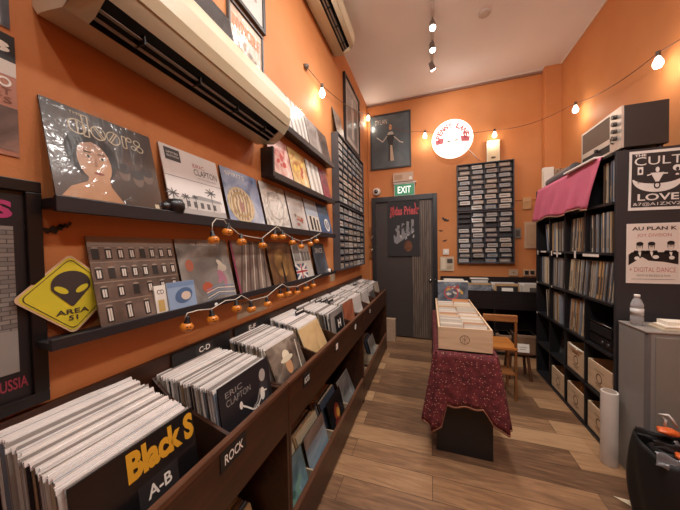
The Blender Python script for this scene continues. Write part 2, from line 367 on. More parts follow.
on_ledge(a_silver, 1.272, 1.545, 'silvery white LP in crinkled plastic, right of the blue emblem LP', w=.27)
def a_grey(f):
    f.rect(0, 0, 1, 1, art('grey_sky_print', [(.3, '#98938f'), (.6, '#c6c2bd'), (.8, '#dad7d2')], 6), 1); f.blobs([flat('#9c5a4a', .5), flat('#6a5d58', .5), flat('#b08c78', .5)], 12, .2, .05, .8, .5, .04, .1, 2)
on_ledge(a_grey, 1.56, 1.545, 'pale grey LP with a small reddish figure low in the middle, upper ledge', w=.25)
def a_win(f):
    f.rect(0, 0, 1, 1, flat('#a8b0ba', .5), 1); f.rect(.05, .04, .95, .5, flat('#cfc5b8', .5), 2); f.rect(.2, .06, .34, .48, blk, 3); f.rect(.46, .06, .6, .45, blk, 3); f.rect(.72, .06, .84, .4, dkb, 3); f.text('STILLS', .1, .8, .7, .9, wht, 3)
on_ledge(a_win, 1.825, 1.545, 'pale LP with upright black figures, second from far end of upper ledge', w=.24)
def a_navy(f):
    f.rect(0, 0, 1, 1, art('navy_print', [(.3, '#2f4668'), (.6, '#4e6d94'), (.8, '#8aa0bc')], 5), 1); f.ring(.6, .3, .16, .22, wht, 2); f.line([(.5, .1), (.6, .45), (.7, .1)], .04, wht, 3)
on_ledge(a_navy, 2.075, 1.545, 'blue LP with a white ring emblem at far end of upper ledge', w=.25)
b = MB(); b.lathe([(.01, 0), (.028, .004), (.034, .02), (.033, .036), (.024, .05), (.0, .056)], flat('#141314', .4, coat=.3)); b.lathe([(.010, .0), (.018, .012), (.018, .03), (0, .04)], flat('#141314', .4, coat=.3), (.0, -.036, 0))
tag(b.build('ornament', loc=(XL+.060, .705, 1.5405)), 'small glossy black lump-shaped ornament between the dark portrait LP and the white palm-tree LP', 'ornament')

# lower ledge
# alien sign: a square tin plate hung on its corner
mb = MB(); hs = .108; yel = flat('#cdbf34', .38, coat=.4); bd = flat('#c9a886', .5); k = flat('#3b3432', .45)
def dia(r, y, cr=.012):
    pts = []
    for i in range(4):
        a = PI/2*i-PI/2; px, pz = math.cos(a)*(r-cr*1.414), math.sin(a)*(r-cr*1.414)
        for k_ in range(5):
            q = a-PI/4+PI/2*k_/4; pts.append((px+math.cos(q)*cr, y, pz+math.sin(q)*cr))
    return pts
fr_, bk_ = dia(hs, 0), dia(hs, .002)
n8 = len(fr_); mb.add(fr_+bk_, [tuple(range(n8)), tuple(range(2*n8-1, n8-1, -1))]+[(i, i+n8, (i+1) % n8+n8, (i+1) % n8) for i in range(n8)], bd)
mb.add(dia(hs-.006, -EPS), [tuple(range(n8))], yel)
d1 = dia(hs-.012, -2*EPS); d2 = dia(hs-.0145, -2*EPS)
mb.add(d1+d2, [(i, (i+1) % n8, (i+1) % n8+n8, i+n8) for i in range(n8)], k)
f = Face(mb, (-hs, 0, -hs), 2*hs, 2*hs)
head = [(.5+.19*math.sin(a)*(1 if math.cos(a) > -.2 else max(.0, 1.0+(math.cos(a)+.2)*.85)), .62+(.17*math.cos(a) if math.cos(a) > 0 else .27*math.cos(a))) for a in [2*PI*i/36 for i in range(36)]]
f.poly(head[::-1], k, 3)
f.ell(.4, .56, .075, .035, yel, 4, rot=-.6); f.ell(.6, .56, .075, .035, yel, 4, rot=.6)
f.text('AREA', .34, .255, .66, .315, k, 3, .02); f.text('51', .455, .175, .545, .235, k, 3, .02)
tag(mb.build('warning_sign', loc=(XL+.024, .424, 1.19+hs-.006), rot=(-.03, 0, PI/2)), 'yellow diamond alien warning sign leaning on the near end of lower ledge', 'sign')

def a_houses(f):
    f.rect(0, 0, 1, 1, art('facade_brown', [(.3, '#463a33'), (.55, '#6b5a50'), (.8, '#8a786c')], 10, dist=.4), 1)
    f.rect(0, .9, 1, 1, flat('#8b7a6c', .5), 1.6); w_ = flat('#d6cec2', .4); g = flat('#231d1b', .5)
    for z in (.26, .48, .7, .88): f.rect(0, z, 1, z+.015, flat('#8a7768', .5), 2)
    for r_, (z, n) in enumerate(((.74, 8), (.52, 8), (.31, 6), (.05, 5))):
        for i in range(n):
            u = (i+.5)/n; hh = .12 if r_ < 3 else .17; f.rect(u-.035, z, u+.035, z+hh, g, 2.4)
            if (i*3+r_) % 4: f.rect(u-.02, z+.015, u-.002, z+hh-.02, w_, 3); f.rect(u+.003, z+.015, u+.02, z+hh-.02, w_, 3)
            f.ell(u, z+hh, .035, .02, flat('#9a897a', .5), 2.8, 10, 0, PI)
on_ledge(a_houses, .466, 1.19, 'brown LP showing a many-windowed building facade, beside the alien sign', w=.262, base=flat('#6f6256', .5))
def a_pink(f):
    f.rect(0, 0, 1, 1, art('grey_scene', [(.3, '#5b5854'), (.55, '#8c8983'), (.8, '#b0aca4')], 6), 1)
    f.ell(.17, .6, .07, .09, flat('#a8604a', .5), 2); f.blobs([flat('#b27a8c', .5), flat('#c9bfae', .5)], 7, .6, .1, .95, .75, .05, .12, 2); f.ell(.42, .24, .1, .08, flat('#b3573c', .5), 3)
    for i in range(5): f.line([(.38, .03+i*.04), (.62, .1+i*.035), (.98, .05+i*.04)], .012, wht if i % 2 else flat('#7a94b4', .5), 3.5)
    f.text('THE UNFORGETTABLE', .25, .9, .75, .94, wht, 3)
on_ledge(a_pink, .738, 1.19, 'grey LP with pink figure and orange spot, right of the building-facade LP', w=.268)
def a_diag(f):
    f.rect(0, 0, 1, 1, art('diag_base', [(.3, '#5a4a42'), (.6, '#8c7c70'), (.8, '#a8988a')], 7), 1)
    for i in range(7): f.line([(.05+i*.13, .02), (.35+i*.11, .98)], .02 if i % 2 else .045, flat('#cfc8bc', .5) if i % 2 else flat('#55463f', .5), 2+i*.1)
    f.rect(0, 0, .05, 1, flat('#8f3f58', .5), 3)
on_ledge(a_diag, 1.03, 1.19, 'brown and silver LP with steep diagonal stripes and a pink left edge', w=.265)
def a_brown(f):
    f.rect(0, 0, 1, 1, art('bronze_print', [(.3, '#2c211c'), (.5, '#6a4a30'), (.75, '#9a7448')], 6), 1); f.ell(.5, .5, .3, .34, art('gold_tone', [(.3, '#5a3c24'), (.7, '#b08850')], 9), 2); f.poly([(.45, 0), (.55, 0), (.52, .5), (.48, .5)], blk, 3)
on_ledge(a_brown, 1.325, 1.19, 'dark bronze and gold LP beside the flag-cover LP on lower ledge', w=.27)
def a_flag(f):
    nav = flat('#3a4a6c', .5); red = flat('#a8323a', .5)
    f.rect(0, 0, 1, 1, flat('#c2bcb4', .5), 1); f.rect(0, 0, .62, .42, nav, 2)
    for a in ((.0, .42, .62, 0), (0, 0, .62, .42)): f.line([(a[0], a[1]), (a[2], a[3])], .08, wht, 2.5)
    f.line([(0, .21), (.62, .21)], .1, wht, 3); f.line([(.31, 0), (.31, .42)], .12, wht, 3); f.line([(0, .21), (.62, .21)], .05, red, 3.5); f.line([(.31, 0), (.31, .42)], .06, red, 3.5)
    for u in (.0, .2, .4): f.rect(.45+u*.9, .45+.04, .6+u*.9, .75, flat('#6c6863', .5), 2)
    f.rect(.05, .5, .38, .95, flat('#8b8680', .5), 2); f.text('MOTORS', .1, .8, .35, .9, blk, 3)
on_ledge(a_flag, 1.62, 1.19, 'white LP with a red white and blue flag low on its front', w=.27, base=blk)
def a_slate(f):
    f.rect(0, 0, 1, 1, art('slate_print', [(.3, '#2c2e34'), (.6, '#4d5560'), (.8, '#78828e')], 6), 1); f.text('SINCE', .2, .7, .8, .85, wht, 2)
on_ledge(a_slate, 1.96, 1.19, 'dark slate LP at far end of lower ledge', w=.255)
# CDs in front
def a_cd(f):
    f.rect(0, 0, 1, 1, flat('#8aa0bc', .4), 1); f.ell(.55, .5, .34, .26, flat('#4c6488', .5), 2, rot=.4); f.ell(.62, .48, .18, .15, flat('#cdb9a8', .5), 3); f.rect(.02, .82, .98, .98, flat('#6f88aa', .5), 2)
cover(a_cd, (XL+.088-.014, .665, 1.19-.004), (-.17, 0, PI/2), 'small pale blue CD case leaning in front of the building-facade LP', False, .112, .105, flat('#b8c4d2', .4), 'cd_case', 'CD case', .008)
def a_cdw(f):
    f.rect(0, 0, 1, 1, wht, 1); f.rect(.2, .1, .75, .5, flat('#c6a866', .5), 2); f.text('CD', .2, .7, .8, .85, blk, 2)
cover(a_cdw, (XL+.0675, .623, 1.19-.004), (-.15, 0, PI/2), 'narrow white CD case left of the pale blue CD case', False, .04, .1, wht, 'cd_case', 'CD case', .006)
b = MB(); b.lathe([(.009, 0), (.009, .0015), (0, .0016)], flat('#c8c4be', .4), axis='X'); tag(b.build('price_sticker', loc=(XL+.0822, .862, 1.174)), 'round white sticker on the lower ledge lip under the grey LP', 'sticker')
b = MB(); b.lathe([(.012, 0), (.016, .008), (.016, .03), (.01, .036), (0, .037)], flat('#d9d5cf', .4)); tag(b.build('tag_holder', loc=(XL+.06+.01, 2.2, 1.1856)), 'little white price tag holder at far end of lower ledge', 'tag')
b = MB(); b.lathe([(.012, 0), (.02, .01), (.018, .028), (0, .034)], flat('#161516', .2, coat=1)); tag(b.build('ornament', loc=(XL+.05, 2.28, 1.1856)), 'small black ornament past the white tag, far end of lower ledge', 'ornament')
b = MB(); b.lathe([(.012, 0), (.02, .01), (.018, .028), (0, .034)], flat('#161516', .2, coat=1)); tag(b.build('ornament', loc=(XL+.05, 2.315, 1.8606)), 'small black ornament at far end of the lower short ledge', 'ornament')

# two short ledges
def gen(name, stops, kind='noise', scale=7, blobs=None, txt=None, tcol='#e8e2d8', dist=1.5):
    def f_(f):
        f.rect(0, 0, 1, 1, art(name, stops, scale, kind, dist=dist), 1)
        if blobs: f.blobs([flat(c, .5) for c in blobs], 9, .1, .1, .9, .8, .04, .13, 2)
        if txt: f.text(txt, .12, .82, .88, .94, flat(tcol, .5), 3.4)
    return f_
on_ledge(gen('red_swirl', [(.3, '#b05a54'), (.5, '#d8b0a4'), (.7, '#e4d8d0')], blobs=['#b8403a', '#d89a8c']), 1.34, 1.865, 'white LP with red swirls, nearest on the lower short ledge', w=.25)
on_ledge(gen('yellow_print', [(.3, '#a8663a'), (.5, '#cfae6c'), (.7, '#e0d4b8')], blobs=['#b8523a', '#d8b858']), 1.6, 1.865, 'yellow and red LP, second on the lower short ledge', w=.255)
on_ledge(gen('pale_grey_print', [(.3, '#a8a29a'), (.5, '#cfcac4'), (.7, '#e0dcd6')], 'wave', 3), 1.87, 1.865, 'pale grey LP, third on the lower short ledge', w=.255)
on_ledge(gen('crimson_print', [(.3, '#5a1c2c'), (.5, '#8c2c44'), (.7, '#b0607a')]), 2.14, 1.865, 'crimson LP at far end of the lower short ledge', w=.17)
on_ledge(gen('top_a', [(.3, '#8a8480'), (.5, '#b8b2ac'), (.7, '#d6d2cc')], blobs=['#6a625e', '#8c8680']), 1.335, 2.21, 'grey LP nearest the air conditioner on the topmost ledge', w=.26)
on_ledge(gen('top_b', [(.3, '#9a948c'), (.5, '#c6bfb8'), (.7, '#dedad4')], 'wave', 4, dist=4), 1.60, 2.21, 'silvery LP, second on the topmost ledge', w=.26)
on_ledge(gen('top_c', [(.3, '#77706a'), (.5, '#9c948e'), (.7, '#c4bdb6')]), 1.87, 2.21, 'mid grey LP, third on the topmost ledge', w=.255)
on_ledge(gen('top_d', [(.3, '#2e2624'), (.5, '#5c504a'), (.7, '#8a7c74')]), 2.13, 2.21, 'dark brown LP at far end of the topmost ledge', w=.2)

# bats on the wall
def bat(loc, rot, s, label, m=None):
    mb = MB(); P = [(-1, .15), (-.7, .5), (-.45, .3), (-.18, .3), (-.12, .5), (0, .38), (.12, .5), (.18, .3), (.45, .3), (.7, .5), (1, .15), (.72, .1), (.6, -.2), (.36, .0), (.15, -.25), (0, -.4), (-.15, -.25), (-.36, 0), (-.6, -.2), (-.72, .1)]
    n = len(P); c = [(0, 0, .1)]
    mb.add([(x*s, -.002, z*s) for x, z in P]+[(0, -.002, .1*s)], [(i, (i+1) % n, n) for i in range(n)], m or blk)
    mb.add([(x*s, 0, z*s) for x, z in P]+[(0, 0, .1*s)], [((i+1) % n, i, n) for i in range(n)], m or blk)
    tag(mb.build('bat_decal', loc=loc, rot=rot), label, 'decoration')
bat((XL+.003, .403, 1.463), (0, -.35, PI/2), .026, 'flat black paper bat on the orange wall above the alien sign')
bat((XL+.003, .428, 1.476), (0, -.5, PI/2), .016, 'dark brown paper bat, smaller one overlapping the black bat above the alien sign', flat('#3e2a20', .6))
bat((.215, YB-.001, 1.80), (0, .5, 0), .06, 'largest of three bats on the back wall beside the door')
bat((.155, YB-.001, 1.64), (0, .1, 0), .032, 'middle of three small bats on the back wall beside the door')
bat((.21, YB-.001, 1.49), (0, -.3, 0), .034, 'lowest of three small bats on the back wall, above the white switch')

# ------------------------------------------------------------------ posters, left wall
def framed(name, label, loc, rot, w, h, fw, draw, fmat, depth=.02, cat='poster', mat_=None):
    t = thing(name, label, cat, loc, rot); b = MB()
    b.box((0, -depth, 0), (w, 0, fw), fmat); b.box((0, -depth, h-fw), (w, 0, h), fmat); b.box((0, -depth, fw), (fw, 0, h-fw), fmat); b.box((w-fw, -depth, fw), (w, 0, h-fw), fmat)
    b.build('frame', t, bevel=.002)
    b = MB(); b.box((fw, -depth*.5, fw), (w-fw, -.001, h-fw), mat_ or wht); draw(Face(b, (fw, -depth*.5, fw), w-2*fw, h-2*fw)); b.build('picture', t); return t
M_BRICK = None
def brick_mat():
    m, n, l, b = newmat('grey_brick_print'); v = coords(n, l, (1, 1, 1), (PI/2, 0, 0))
    br = n.new('ShaderNodeTexBrick'); br.inputs['Scale'].default_value = 1; br.inputs['Brick Width'].default_value = .03; br.inputs['Row Height'].default_value = .012; br.inputs['Mortar Size'].default_value = .0012
    br.inputs['Color1'].default_value = lin('#6c6662'); br.inputs['Color2'].default_value = lin('#8c8680'); br.inputs['Mortar'].default_value = lin('#4c4744'); l.new(v, br.inputs['Vector'])
    l.new(br.outputs['Color'], b.inputs['Base Color']); b.inputs['Roughness'].default_value = .35; return m
def a_russia(f):
    f.rect(0, 0, 1, 1, flat('#1d1c1f', .4), 1); f.rect(0, .135, .955, .83, brick_mat(), 2)
    f.poly([(0, .135), (.955, .135), (.955, .3), (0, .35)], flat('#7c7672', .5), 2.5)
    f.poly([(.5, .16), (.82, .2), (.84, .72), (.74, .76), (.62, .7), (.5, .5)], flat('#2a2827', .5), 3)
    f.text('BACK IN THE USSR: LIVE HITS', .0, .86, .93, .955, flat('#b0356a', .5), 3, .03); f.text('IN RUSSIA', .3, .035, .93, .085, flat('#8f3444', .5), 3, .02)
def a_russia2(f):
    a_russia(f)
t = framed('framed_poster', 'black-framed poster of a brick wall with pink lettering, beside the alien sign', (XL+.001, -.10, 1.03), (0, 0, PI/2), .475, .55, .028, lambda f: (
    f.rect(0, 0, 1, 1, flat('#1d1c1f', .4), 1), f.rect(0, .13, .955, .83, brick_mat(), 2),
    f.poly([(0, .13), (.955, .13), (.955, .33), (0, .38)], flat('#8a847e', .5), 2.5),
    f.poly([(.6, .2), (.86, .22), (.88, .5), (.84, .66), (.8, .72), (.7, .7), (.6, .5)], flat('#353230', .5), 3),
    f.text('S', .875, .865, .955, .95, flat('#b0356a', .5), 3, .05), f.text('ROCKER', .3, .865, .84, .945, flat('#b0356a', .5), 3, .05),
    f.text('RUSSIA', .855, .05, .985, .105, flat('#963848', .5), 3, .02)), flat('#121113', .3), .022)
def a_gig(f):
    f.rect(0, 0, 1, 1, flat('#b07860', .5), 1); f.rect(0, .78, 1, 1, blk, 2); f.rect(0, .66, 1, .78, flat('#cfc6bc', .5), 2); f.text('1913', .35, .84, .97, .93, wht, 3, .02)
    f.ring(.93, .6, .025, .04, wht, 3); f.text('CONCERT', .5, .5, .97, .55, flat('#7a4434', .5), 3); f.text('TICKETS', .5, .43, .97, .48, flat('#7a4434', .5), 3); f.rect(.2, .04, 1, .4, art('gig_print', [(.3, '#3c3434'), (.55, '#7a6660'), (.8, '#b08878')], 9), 2)
def sheet(draw, loc, rot, w, h, label, name='poster', cat='poster', t=.0015, base=None):
    mb = MB(); mb.box((0, -t, 0), (w, 0, h), base or wht); draw(Face(mb, (0, -t, 0), w, h)); return tag(mb.build(name, loc=loc, rot=rot), label, cat)
sheet(a_gig, (XL+.001, .07, 1.635), (0, 0, PI/2), .278, .285, 'pink and black concert poster above the brick-wall poster at left edge')
sheet(gen('dark_sheet', [(.3, '#3a3c44'), (.55, '#5e6068'), (.8, '#a8aab0')], 'wave', 6), (XL+.001, .07, 1.935), (0, 0, PI/2), .272, .28, 'dark grey poster in the top left corner')
sheet(gen('note_print', [(.3, '#a8927a'), (.5, '#b9a48a'), (.7, '#c4b096')], txt='PLEASE HANDLE', tcol='#4a3c30'), (XL+.001, 1.08, 1.045), (0, 0, PI/2), .25, .085, 'pale paper notice on the wall below the lower ledge', 'paper_notice', 'notice')
sheet(gen('note_print2', [(.3, '#a8927a'), (.5, '#b9a48a'), (.7, '#c4b096')]), (XL+.001, 2.40, 1.075), (0, 0, PI/2), .13, .075, 'small paper notice on the wall near the left media rack', 'paper_notice', 'notice')
# above the air conditioner
def a_sketch(f): f.rect(0, 0, 1, 1, flat('#c4b8b0', .5), 1); f.blobs([flat('#8c827c', .5), flat('#6a625e', .5)], 10, .2, .15, .9, .8, .03, .08, 2)
framed('framed_picture', 'pale sketch in a dark frame, highest above the air conditioner', (XL+.001, .97, 2.69), (0, 0, PI/2), .40, .46, .022, a_sketch, flat('#3b3634', .4), .02, 'picture')
def a_vinc(f):
    f.rect(0, 0, 1, 1, art('beige_print', [(.3, '#9c8470'), (.55, '#b89c84'), (.8, '#c8ae96')], 7), 1); f.text('INVINCIBLE', .06, .66, .9, .86, flat('#c8763c', .5), 3, .02); f.blobs([flat('#7c6c60', .5), flat('#a08c7a', .5)], 10, .1, .05, .9, .6, .04, .1, 2)
framed('framed_picture', 'beige picture with orange lettering in a thin frame above the air conditioner', (XL+.001, 1.06, 2.33), (0, 0, PI/2), .285, .33, .012, a_vinc, flat('#4a4440', .4), .018, 'picture')
cover(gen('black_wrap', [(.35, '#1c1c1f'), (.6, '#3a3b3f'), (.8, '#6f7074')]), (XL+.07, .80, 2.275), (-.2, 0, PI/2), 'black LP in shiny plastic standing on top of the air conditioner', True, .265, .27)
cover(gen('blue_wrap', [(.35, '#2c3440'), (.6, '#56687c'), (.8, '#8a98a8')]), (XL+.055, .60, 2.275), (-.13, 0, PI/2), 'blue grey LP on the air conditioner, left of the black plastic-wrapped LP', False, .26, .27)
def a_fig(f):
    f.rect(0, 0, 1, 1, flat('#b9b0a8', .5), 1); f.rect(.12, .1, .88, .9, art('fig_print', [(.3, '#6a6664'), (.6, '#8d8886'), (.8, '#a8a4a0')], 4), 2); f.poly([(.42, .15), (.62, .15), (.58, .5), (.62, .62), (.54, .74), (.46, .74), (.4, .6), (.45, .48)], flat('#c6beb6', .5), 3); f.ell(.5, .79, .05, .05, flat('#c6beb6', .5), 3)
framed('framed_poster', 'tall black-framed poster of a pale figure high on the left wall near the corner', (XL+.001, 2.92, 2.66), (0, 0, PI/2), .66, .80, .03, a_fig, flat('#1f1d1e', .4), .03)

# ------------------------------------------------------------------ air conditioners
def aircon(y0, y1, x_w, zb, label, k=1.0):
    t = thing('air_conditioner', label, 'air conditioner', (x_w, y0, zb)); L = y1-y0
    cream = flat('#c8ba9c', .38, var=.015); dk = flat('#1a1818', .5)
    prof = [(0, .03), (.02, .004), (.06, 0), (.125, -.012), (.15, -.004), (.195, .03), (.222, .06), (.235, .10), (.236, .16), (.222, .21), (.19, .25), (.15, .262), (0, .262)]
    prof = [(x*k, z*k) for x, z in prof]
    b = MB(); n = len(prof)
    b.add([(x, 0, z) for x, z in prof]+[(x, L, z) for x, z in prof], [(i, (i+1) % n, (i+1) % n+n, i+n) for i in range(n) if i not in (3, 4)]+[tuple(range(n))[::-1], tuple(range(n, 2*n))], cream)
    # outlet recess between profile points 3 and 5
    p3, p5 = prof[3], prof[5]
    b.add([(p3[0], 0, p3[1]), (p5[0], 0, p5[1]), (p5[0]-.03, 0, p5[1]+.03), (p3[0]-.02, 0, p3[1]+.04)]+[(p3[0], L, p3[1]), (p5[0], L, p5[1]), (p5[0]-.03, L, p5[1]+.03), (p3[0]-.02, L, p3[1]+.04)], [(1, 2, 6, 5), (2, 3, 7, 6), (3, 0, 4, 7)], dk)
    m = .05
    for a, c in ((0, m), (L-m, L)):
        vs = [(p3[0], a, p3[1]), (prof[4][0], a, prof[4][1]), (p5[0], a, p5[1]), (p3[0], c, p3[1]), (prof[4][0], c, prof[4][1]), (p5[0], c, p5[1])]
        b.add(vs, [(0, 1, 4, 3), (1, 2, 5, 4), (0, 2, 1), (3, 4, 5)], cream)
    b.f = [(f_, m_, (len(f_) == 4 and m_ == 0)) for f_, m_, s_ in b.f]
    b.build('housing', t)
    b = MB()
    a, c = prof[7], prof[10]
    b.add([(prof[6][0]+.004, .015, prof[6][1]+.006), (a[0]+.004, .015, a[1]), (prof[8][0]+.004, .015, prof[8][1]), (prof[9][0]+.004, .015, prof[9][1]), (c[0]+.004, .015, c[1])]+[(prof[6][0]+.004, L-.015, prof[6][1]+.006), (a[0]+.004, L-.015, a[1]), (prof[8][0]+.004, L-.015, prof[8][1]), (prof[9][0]+.004, L-.015, prof[9][1]), (c[0]+.004, L-.015, c[1])], [(i, i+1, i+6, i+5) for i in range(4)], flat('#d3c7a8', .3, var=.01)); b.build('front_panel', t, solid=.004)
    b = MB()
    for q in (.25, .55):
        x = p3[0]+(p5[0]-p3[0])*q; z = p3[1]+(p5[1]-p3[1])*q
        b.box((x-.004, m, z-.001), (x+.008, L-m, z+.0015), flat('#8a847c', .4))
    for j in range(4): yy = m+.1+(L-2*m-.2)*j/3; b.box((p3[0]+.01, yy, p3[1]+.008), (p5[0]-.015, yy+.004, p5[1]-.008), dk)
    b.build('louver', t)
aircon(.382, 1.255, XL+.001, 1.995, 'large cream air conditioner in front on the left wall')
aircon(1.72, 2.60, XL+.001, 3.40, 'smaller-looking cream air conditioner high up near the ceiling, farther away')

# ------------------------------------------------------------------ counters with record bins (left)
def bin_unit(y0, y1, label, first=False, signs=(), divs=4):
    t = thing('record_counter', label, 'record bin counter', (XL+.003, y0, 0)); L = y1-y0; D = .357
    for yy in (0, L-.018): 
        b = MB(); b.box((0, yy, 0), (D, yy+.018, .815), M_DARKWOOD); b.build('side_panel', t, bevel=.002)
    b = MB(); b.box((D-.016, .018, .63), (D, L-.018, .815), M_DARKWOOD); b.box((D-.018, 0, .815), (D+.002, L, .83), M_DARKWOOD_EDGE); fb = b.build('front_board', t)
    b = MB(); b.box((0, 0, .62), (.016, L, 1.02), M_DARKWOOD); b.build('back_board', t, bevel=.002)
    b = MB(); b.add([(.016, .018, .68), (D-.016, .018, .64), (D-.016, L-.018, .64), (.016, L-.018, .68), (.016, .018, .668), (D-.016, .018, .628), (D-.016, L-.018, .628), (.016, L-.018, .668)], [(0, 1, 2, 3), (7, 6, 5, 4), (0, 4, 5, 1), (1, 5, 6, 2), (2, 6, 7, 3), (3, 7, 4, 0)], M_DARKWOOD); b.build('bin_floor', t)
    b = MB(); b.box((D-.016, .018, .03), (D, L-.018, .215), M_DARKWOOD); b.box((D-.018, .018, .215), (D+.002, L-.018, .228), M_DARKWOOD_EDGE); b.build('lower_front_board', t)
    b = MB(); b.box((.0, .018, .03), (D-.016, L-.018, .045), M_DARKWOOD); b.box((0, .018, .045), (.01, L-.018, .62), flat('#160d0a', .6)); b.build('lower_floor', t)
    for j in range(1, divs):
        b = MB(); yy = L*j/divs; b.add([(.016, yy-.006, .68), (D-.016, yy-.006, .64), (D-.016, yy-.006, .83), (.1, yy-.006, .90), (.016, yy-.006, .96), (.016, yy+.006, .68), (D-.016, yy+.006, .64), (D-.016, yy+.006, .83), (.1, yy+.006, .90), (.016, yy+.006, .96)], [(0, 1, 2, 3, 4), (9, 8, 7, 6, 5), (2, 7, 8, 3), (3, 8, 9, 4), (1, 6, 7, 2)], M_DARKWOOD); b.build('divider', t)
        b = MB(); b.box((.05, yy-.004, .045), (D-.016, yy+.004, .165), wood('pale_batten', '#a88c70', '#c8b094', 2, 'X')); b.build('lower_divider', t)
    for (yy, w_, z, h_, s_, ft) in signs:
        b = MB(); MM = Matrix.Translation((D+.0005, yy, z)) @ Matrix.Rotation(PI/2, 4, 'Z'); b.box((0, -.002, 0), (w_, 0, h_), blk, MM); f = Face(b, (0, -.002, 0), w_, h_, MM)
        if s_: f.text(s_, .14, .25, .86, .75, wht, 1.5, .015)
        else: f.rect(.15, .15, .85, .85, wht, 1); f.line([(.3, .6), (.7, .6)], .05, blk, 2); f.line([(.3, .4), (.6, .4)], .05, blk, 2)
        b.build('name_label', t)
    return t
bin_unit(-.345, .962, 'dark wood record counter in the foreground labelled ROCK', signs=((.925, .11, .752, .06, 'ROCK', 0),))
bin_unit(.965, 2.277, 'middle dark wood record counter with several small white labels', signs=((.135, .075, .735, .06, 'ROCK', 0), (.58, .055, .74, .055, '', 0), (1.02, .06, .74, .055, '', 0)))
bin_unit(2.28, 3.60, 'farthest dark wood record counter, ending beside the door', signs=((.25, .05, .745, .05, '', 0),))

def stack(y, n, x0, x1, label, group, z_f=.678, z_b=.718, jit=1.0, w0=0):
    """sleeves facing the aisle, from the wall (x0) to the front board (x1)"""
    for i in range(n):
        q = i/(n-1) if n > 1 else 0; x = x0+(x1-x0)*q
        me = R.choice(sleeve_meshes)
        rec(me, (x, y+R.uniform(-.006, .006)*jit+w0, z_b+(z_f-z_b)*q+R.uniform(0, .0035)), (-.16+R.uniform(-.005, .005), R.uniform(-.006, .006), PI/2+R.uniform(-.01, .01)), label, group)
Y1 = -.345
# bin centres
pitch1 = 1.307/4
ub = [Y1+pitch1*k_+.028 for k_ in range(4)]
stack(.284, 36, -.885, -.628, 'plastic-sleeved LP filed edge-on in the A-B bin nearest the camera', 'LPs in the A-B bin', z_b=.735)
stack(.648, 33, -.885, -.628, 'plastic-sleeved LP filed edge-on in the C-D bin', 'LPs in the C-D bin', z_b=.695)
stack(1.0, 27, -.885, -.688, 'plastic-sleeved LP filed edge-on in the E-F bin', 'LPs in the E-F bin', z_b=.705)
stack(1.335, 25, -.885, -.692, 'plastic-sleeved LP filed behind the leaning tan LP', 'LPs behind the tan sleeve')
stack(1.66, 22, -.885, -.64, 'plastic-sleeved LP filed behind the black card marked H', 'LPs behind the H card')
stack(1.985, 18, -.885, -.65, 'plastic-sleeved LP filed behind the orange-brown LP', 'LPs behind the orange-brown sleeve')
# the farther bins, the back counter and the far cubes: one mass, filled by the functions below
MASS = MB(); mcols = [flat(c, .35, coat=.5) for c in spines]
def mass_sleeve(MM):
    MASS.box((0, 0, 0), (W-.004, T*.7, W-.006), R.choice(mcols), MM); MASS.box((-.002, -.0012, W-.014), (W, -.0002, W+R.uniform(-.002, .003)), R.choice([M_SLV, M_SLV, M_SLVG]), MM)  # second box: bag edge with the top highlight painted in
for y in (2.31, 2.64, 2.96, 3.29):
    for i in range(26):
        q = i/25; mass_sleeve(Matrix.Translation((-.885+.24*q, y+R.uniform(-.006, .006), .705-.037*q+R.uniform(0, .01))) @ Matrix.Rotation(PI/2, 4, 'Z') @ Matrix.Rotation(-.16, 4, 'X'))
def front(draw, y, label, x=-.6195, z=.682, lean=-.13, w=W, h=W, film=False, base=None, rz=0, rx=0):
    return cover(draw, (x, y, z), (lean, rx, PI/2+rz), label, film, w, h, base)
ylw = flat('#cf9a2a', .45)
def a_sab(f):
    f.rect(0, 0, 1, 1, flat('#151416', .3, coat=.6), 1)
    f.text('Black S', .36, .72, 1.02-.03, .97, ylw, 2, .05)
    f.rect(.42, .42, .78, .64, flat('#2a2829', .4), 2); f.text('A-B', .49, .48, .71, .59, wht, 3, .02)
front(a_sab, .284, 'black LP with chunky yellow lettering and an A-B card, front of nearest bin', base=blk)
def a_ec(f):
    f.rect(0, 0, 1, 1, flat('#222024', .4, coat=.4), 1); g = flat('#8c8884', .5)
    f.text('ERIC', .1, .83, .4, .9, g, 2); f.text('CLAPTON', .1, .72, .55, .8, g, 2)
    f.ell(.82, .8, .07, .09, flat('#a39c96', .5), 2); f.poly([(.74, .72), (.9, .7), (.95, .3), (.7, .3)], flat('#343236', .5), 1.6)
    f.line([(.34, .62), (.42, .56), (.55, .45), (.64, .42), (.8, .58), (.88, .56)], .022, wht, 3); f.line([(.55, .45), (.66, .5), (.74, .64)], .03, g, 2.6); f.ell(.34, .62, .03, .05, wht, 3); f.ell(.78, .55, .05, .09, wht, 2.9); f.ring(.64, .42, .03, .045, wht, 3)
front(a_ec, .652, 'near-black LP with a white line drawing of a seated player, front of C-D bin', base=blk)
def a_hat(f):
    f.rect(0, 0, 1, 1, art('town_print', [(.3, '#3a302a'), (.5, '#74665a'), (.75, '#a89a88')], 9), 1)
    f.poly([(.2, .1), (.72, .1), (.66, .42), (.28, .42)], flat('#4c3c34', .5), 2); f.ell(.46, .55, .1, .14, skin, 3); f.ell(.46, .68, .2, .05, flat('#cfc3a8', .5), 4); f.ell(.46, .74, .11, .1, flat('#d8ccb2', .5), 3.6)
    f.line([(.75, .1), (.9, .9)], .03, flat('#c8bfae', .5), 2.4); f.line([(.35, .38), (.46, .2), (.6, .38)], .03, flat('#b8704a', .5), 3)
front(a_hat, 1.0, 'brown LP showing a man in a pale hat, front of E-F bin', base=flat('#a8927a', .5), x=-.610, z=.688, lean=-.40)
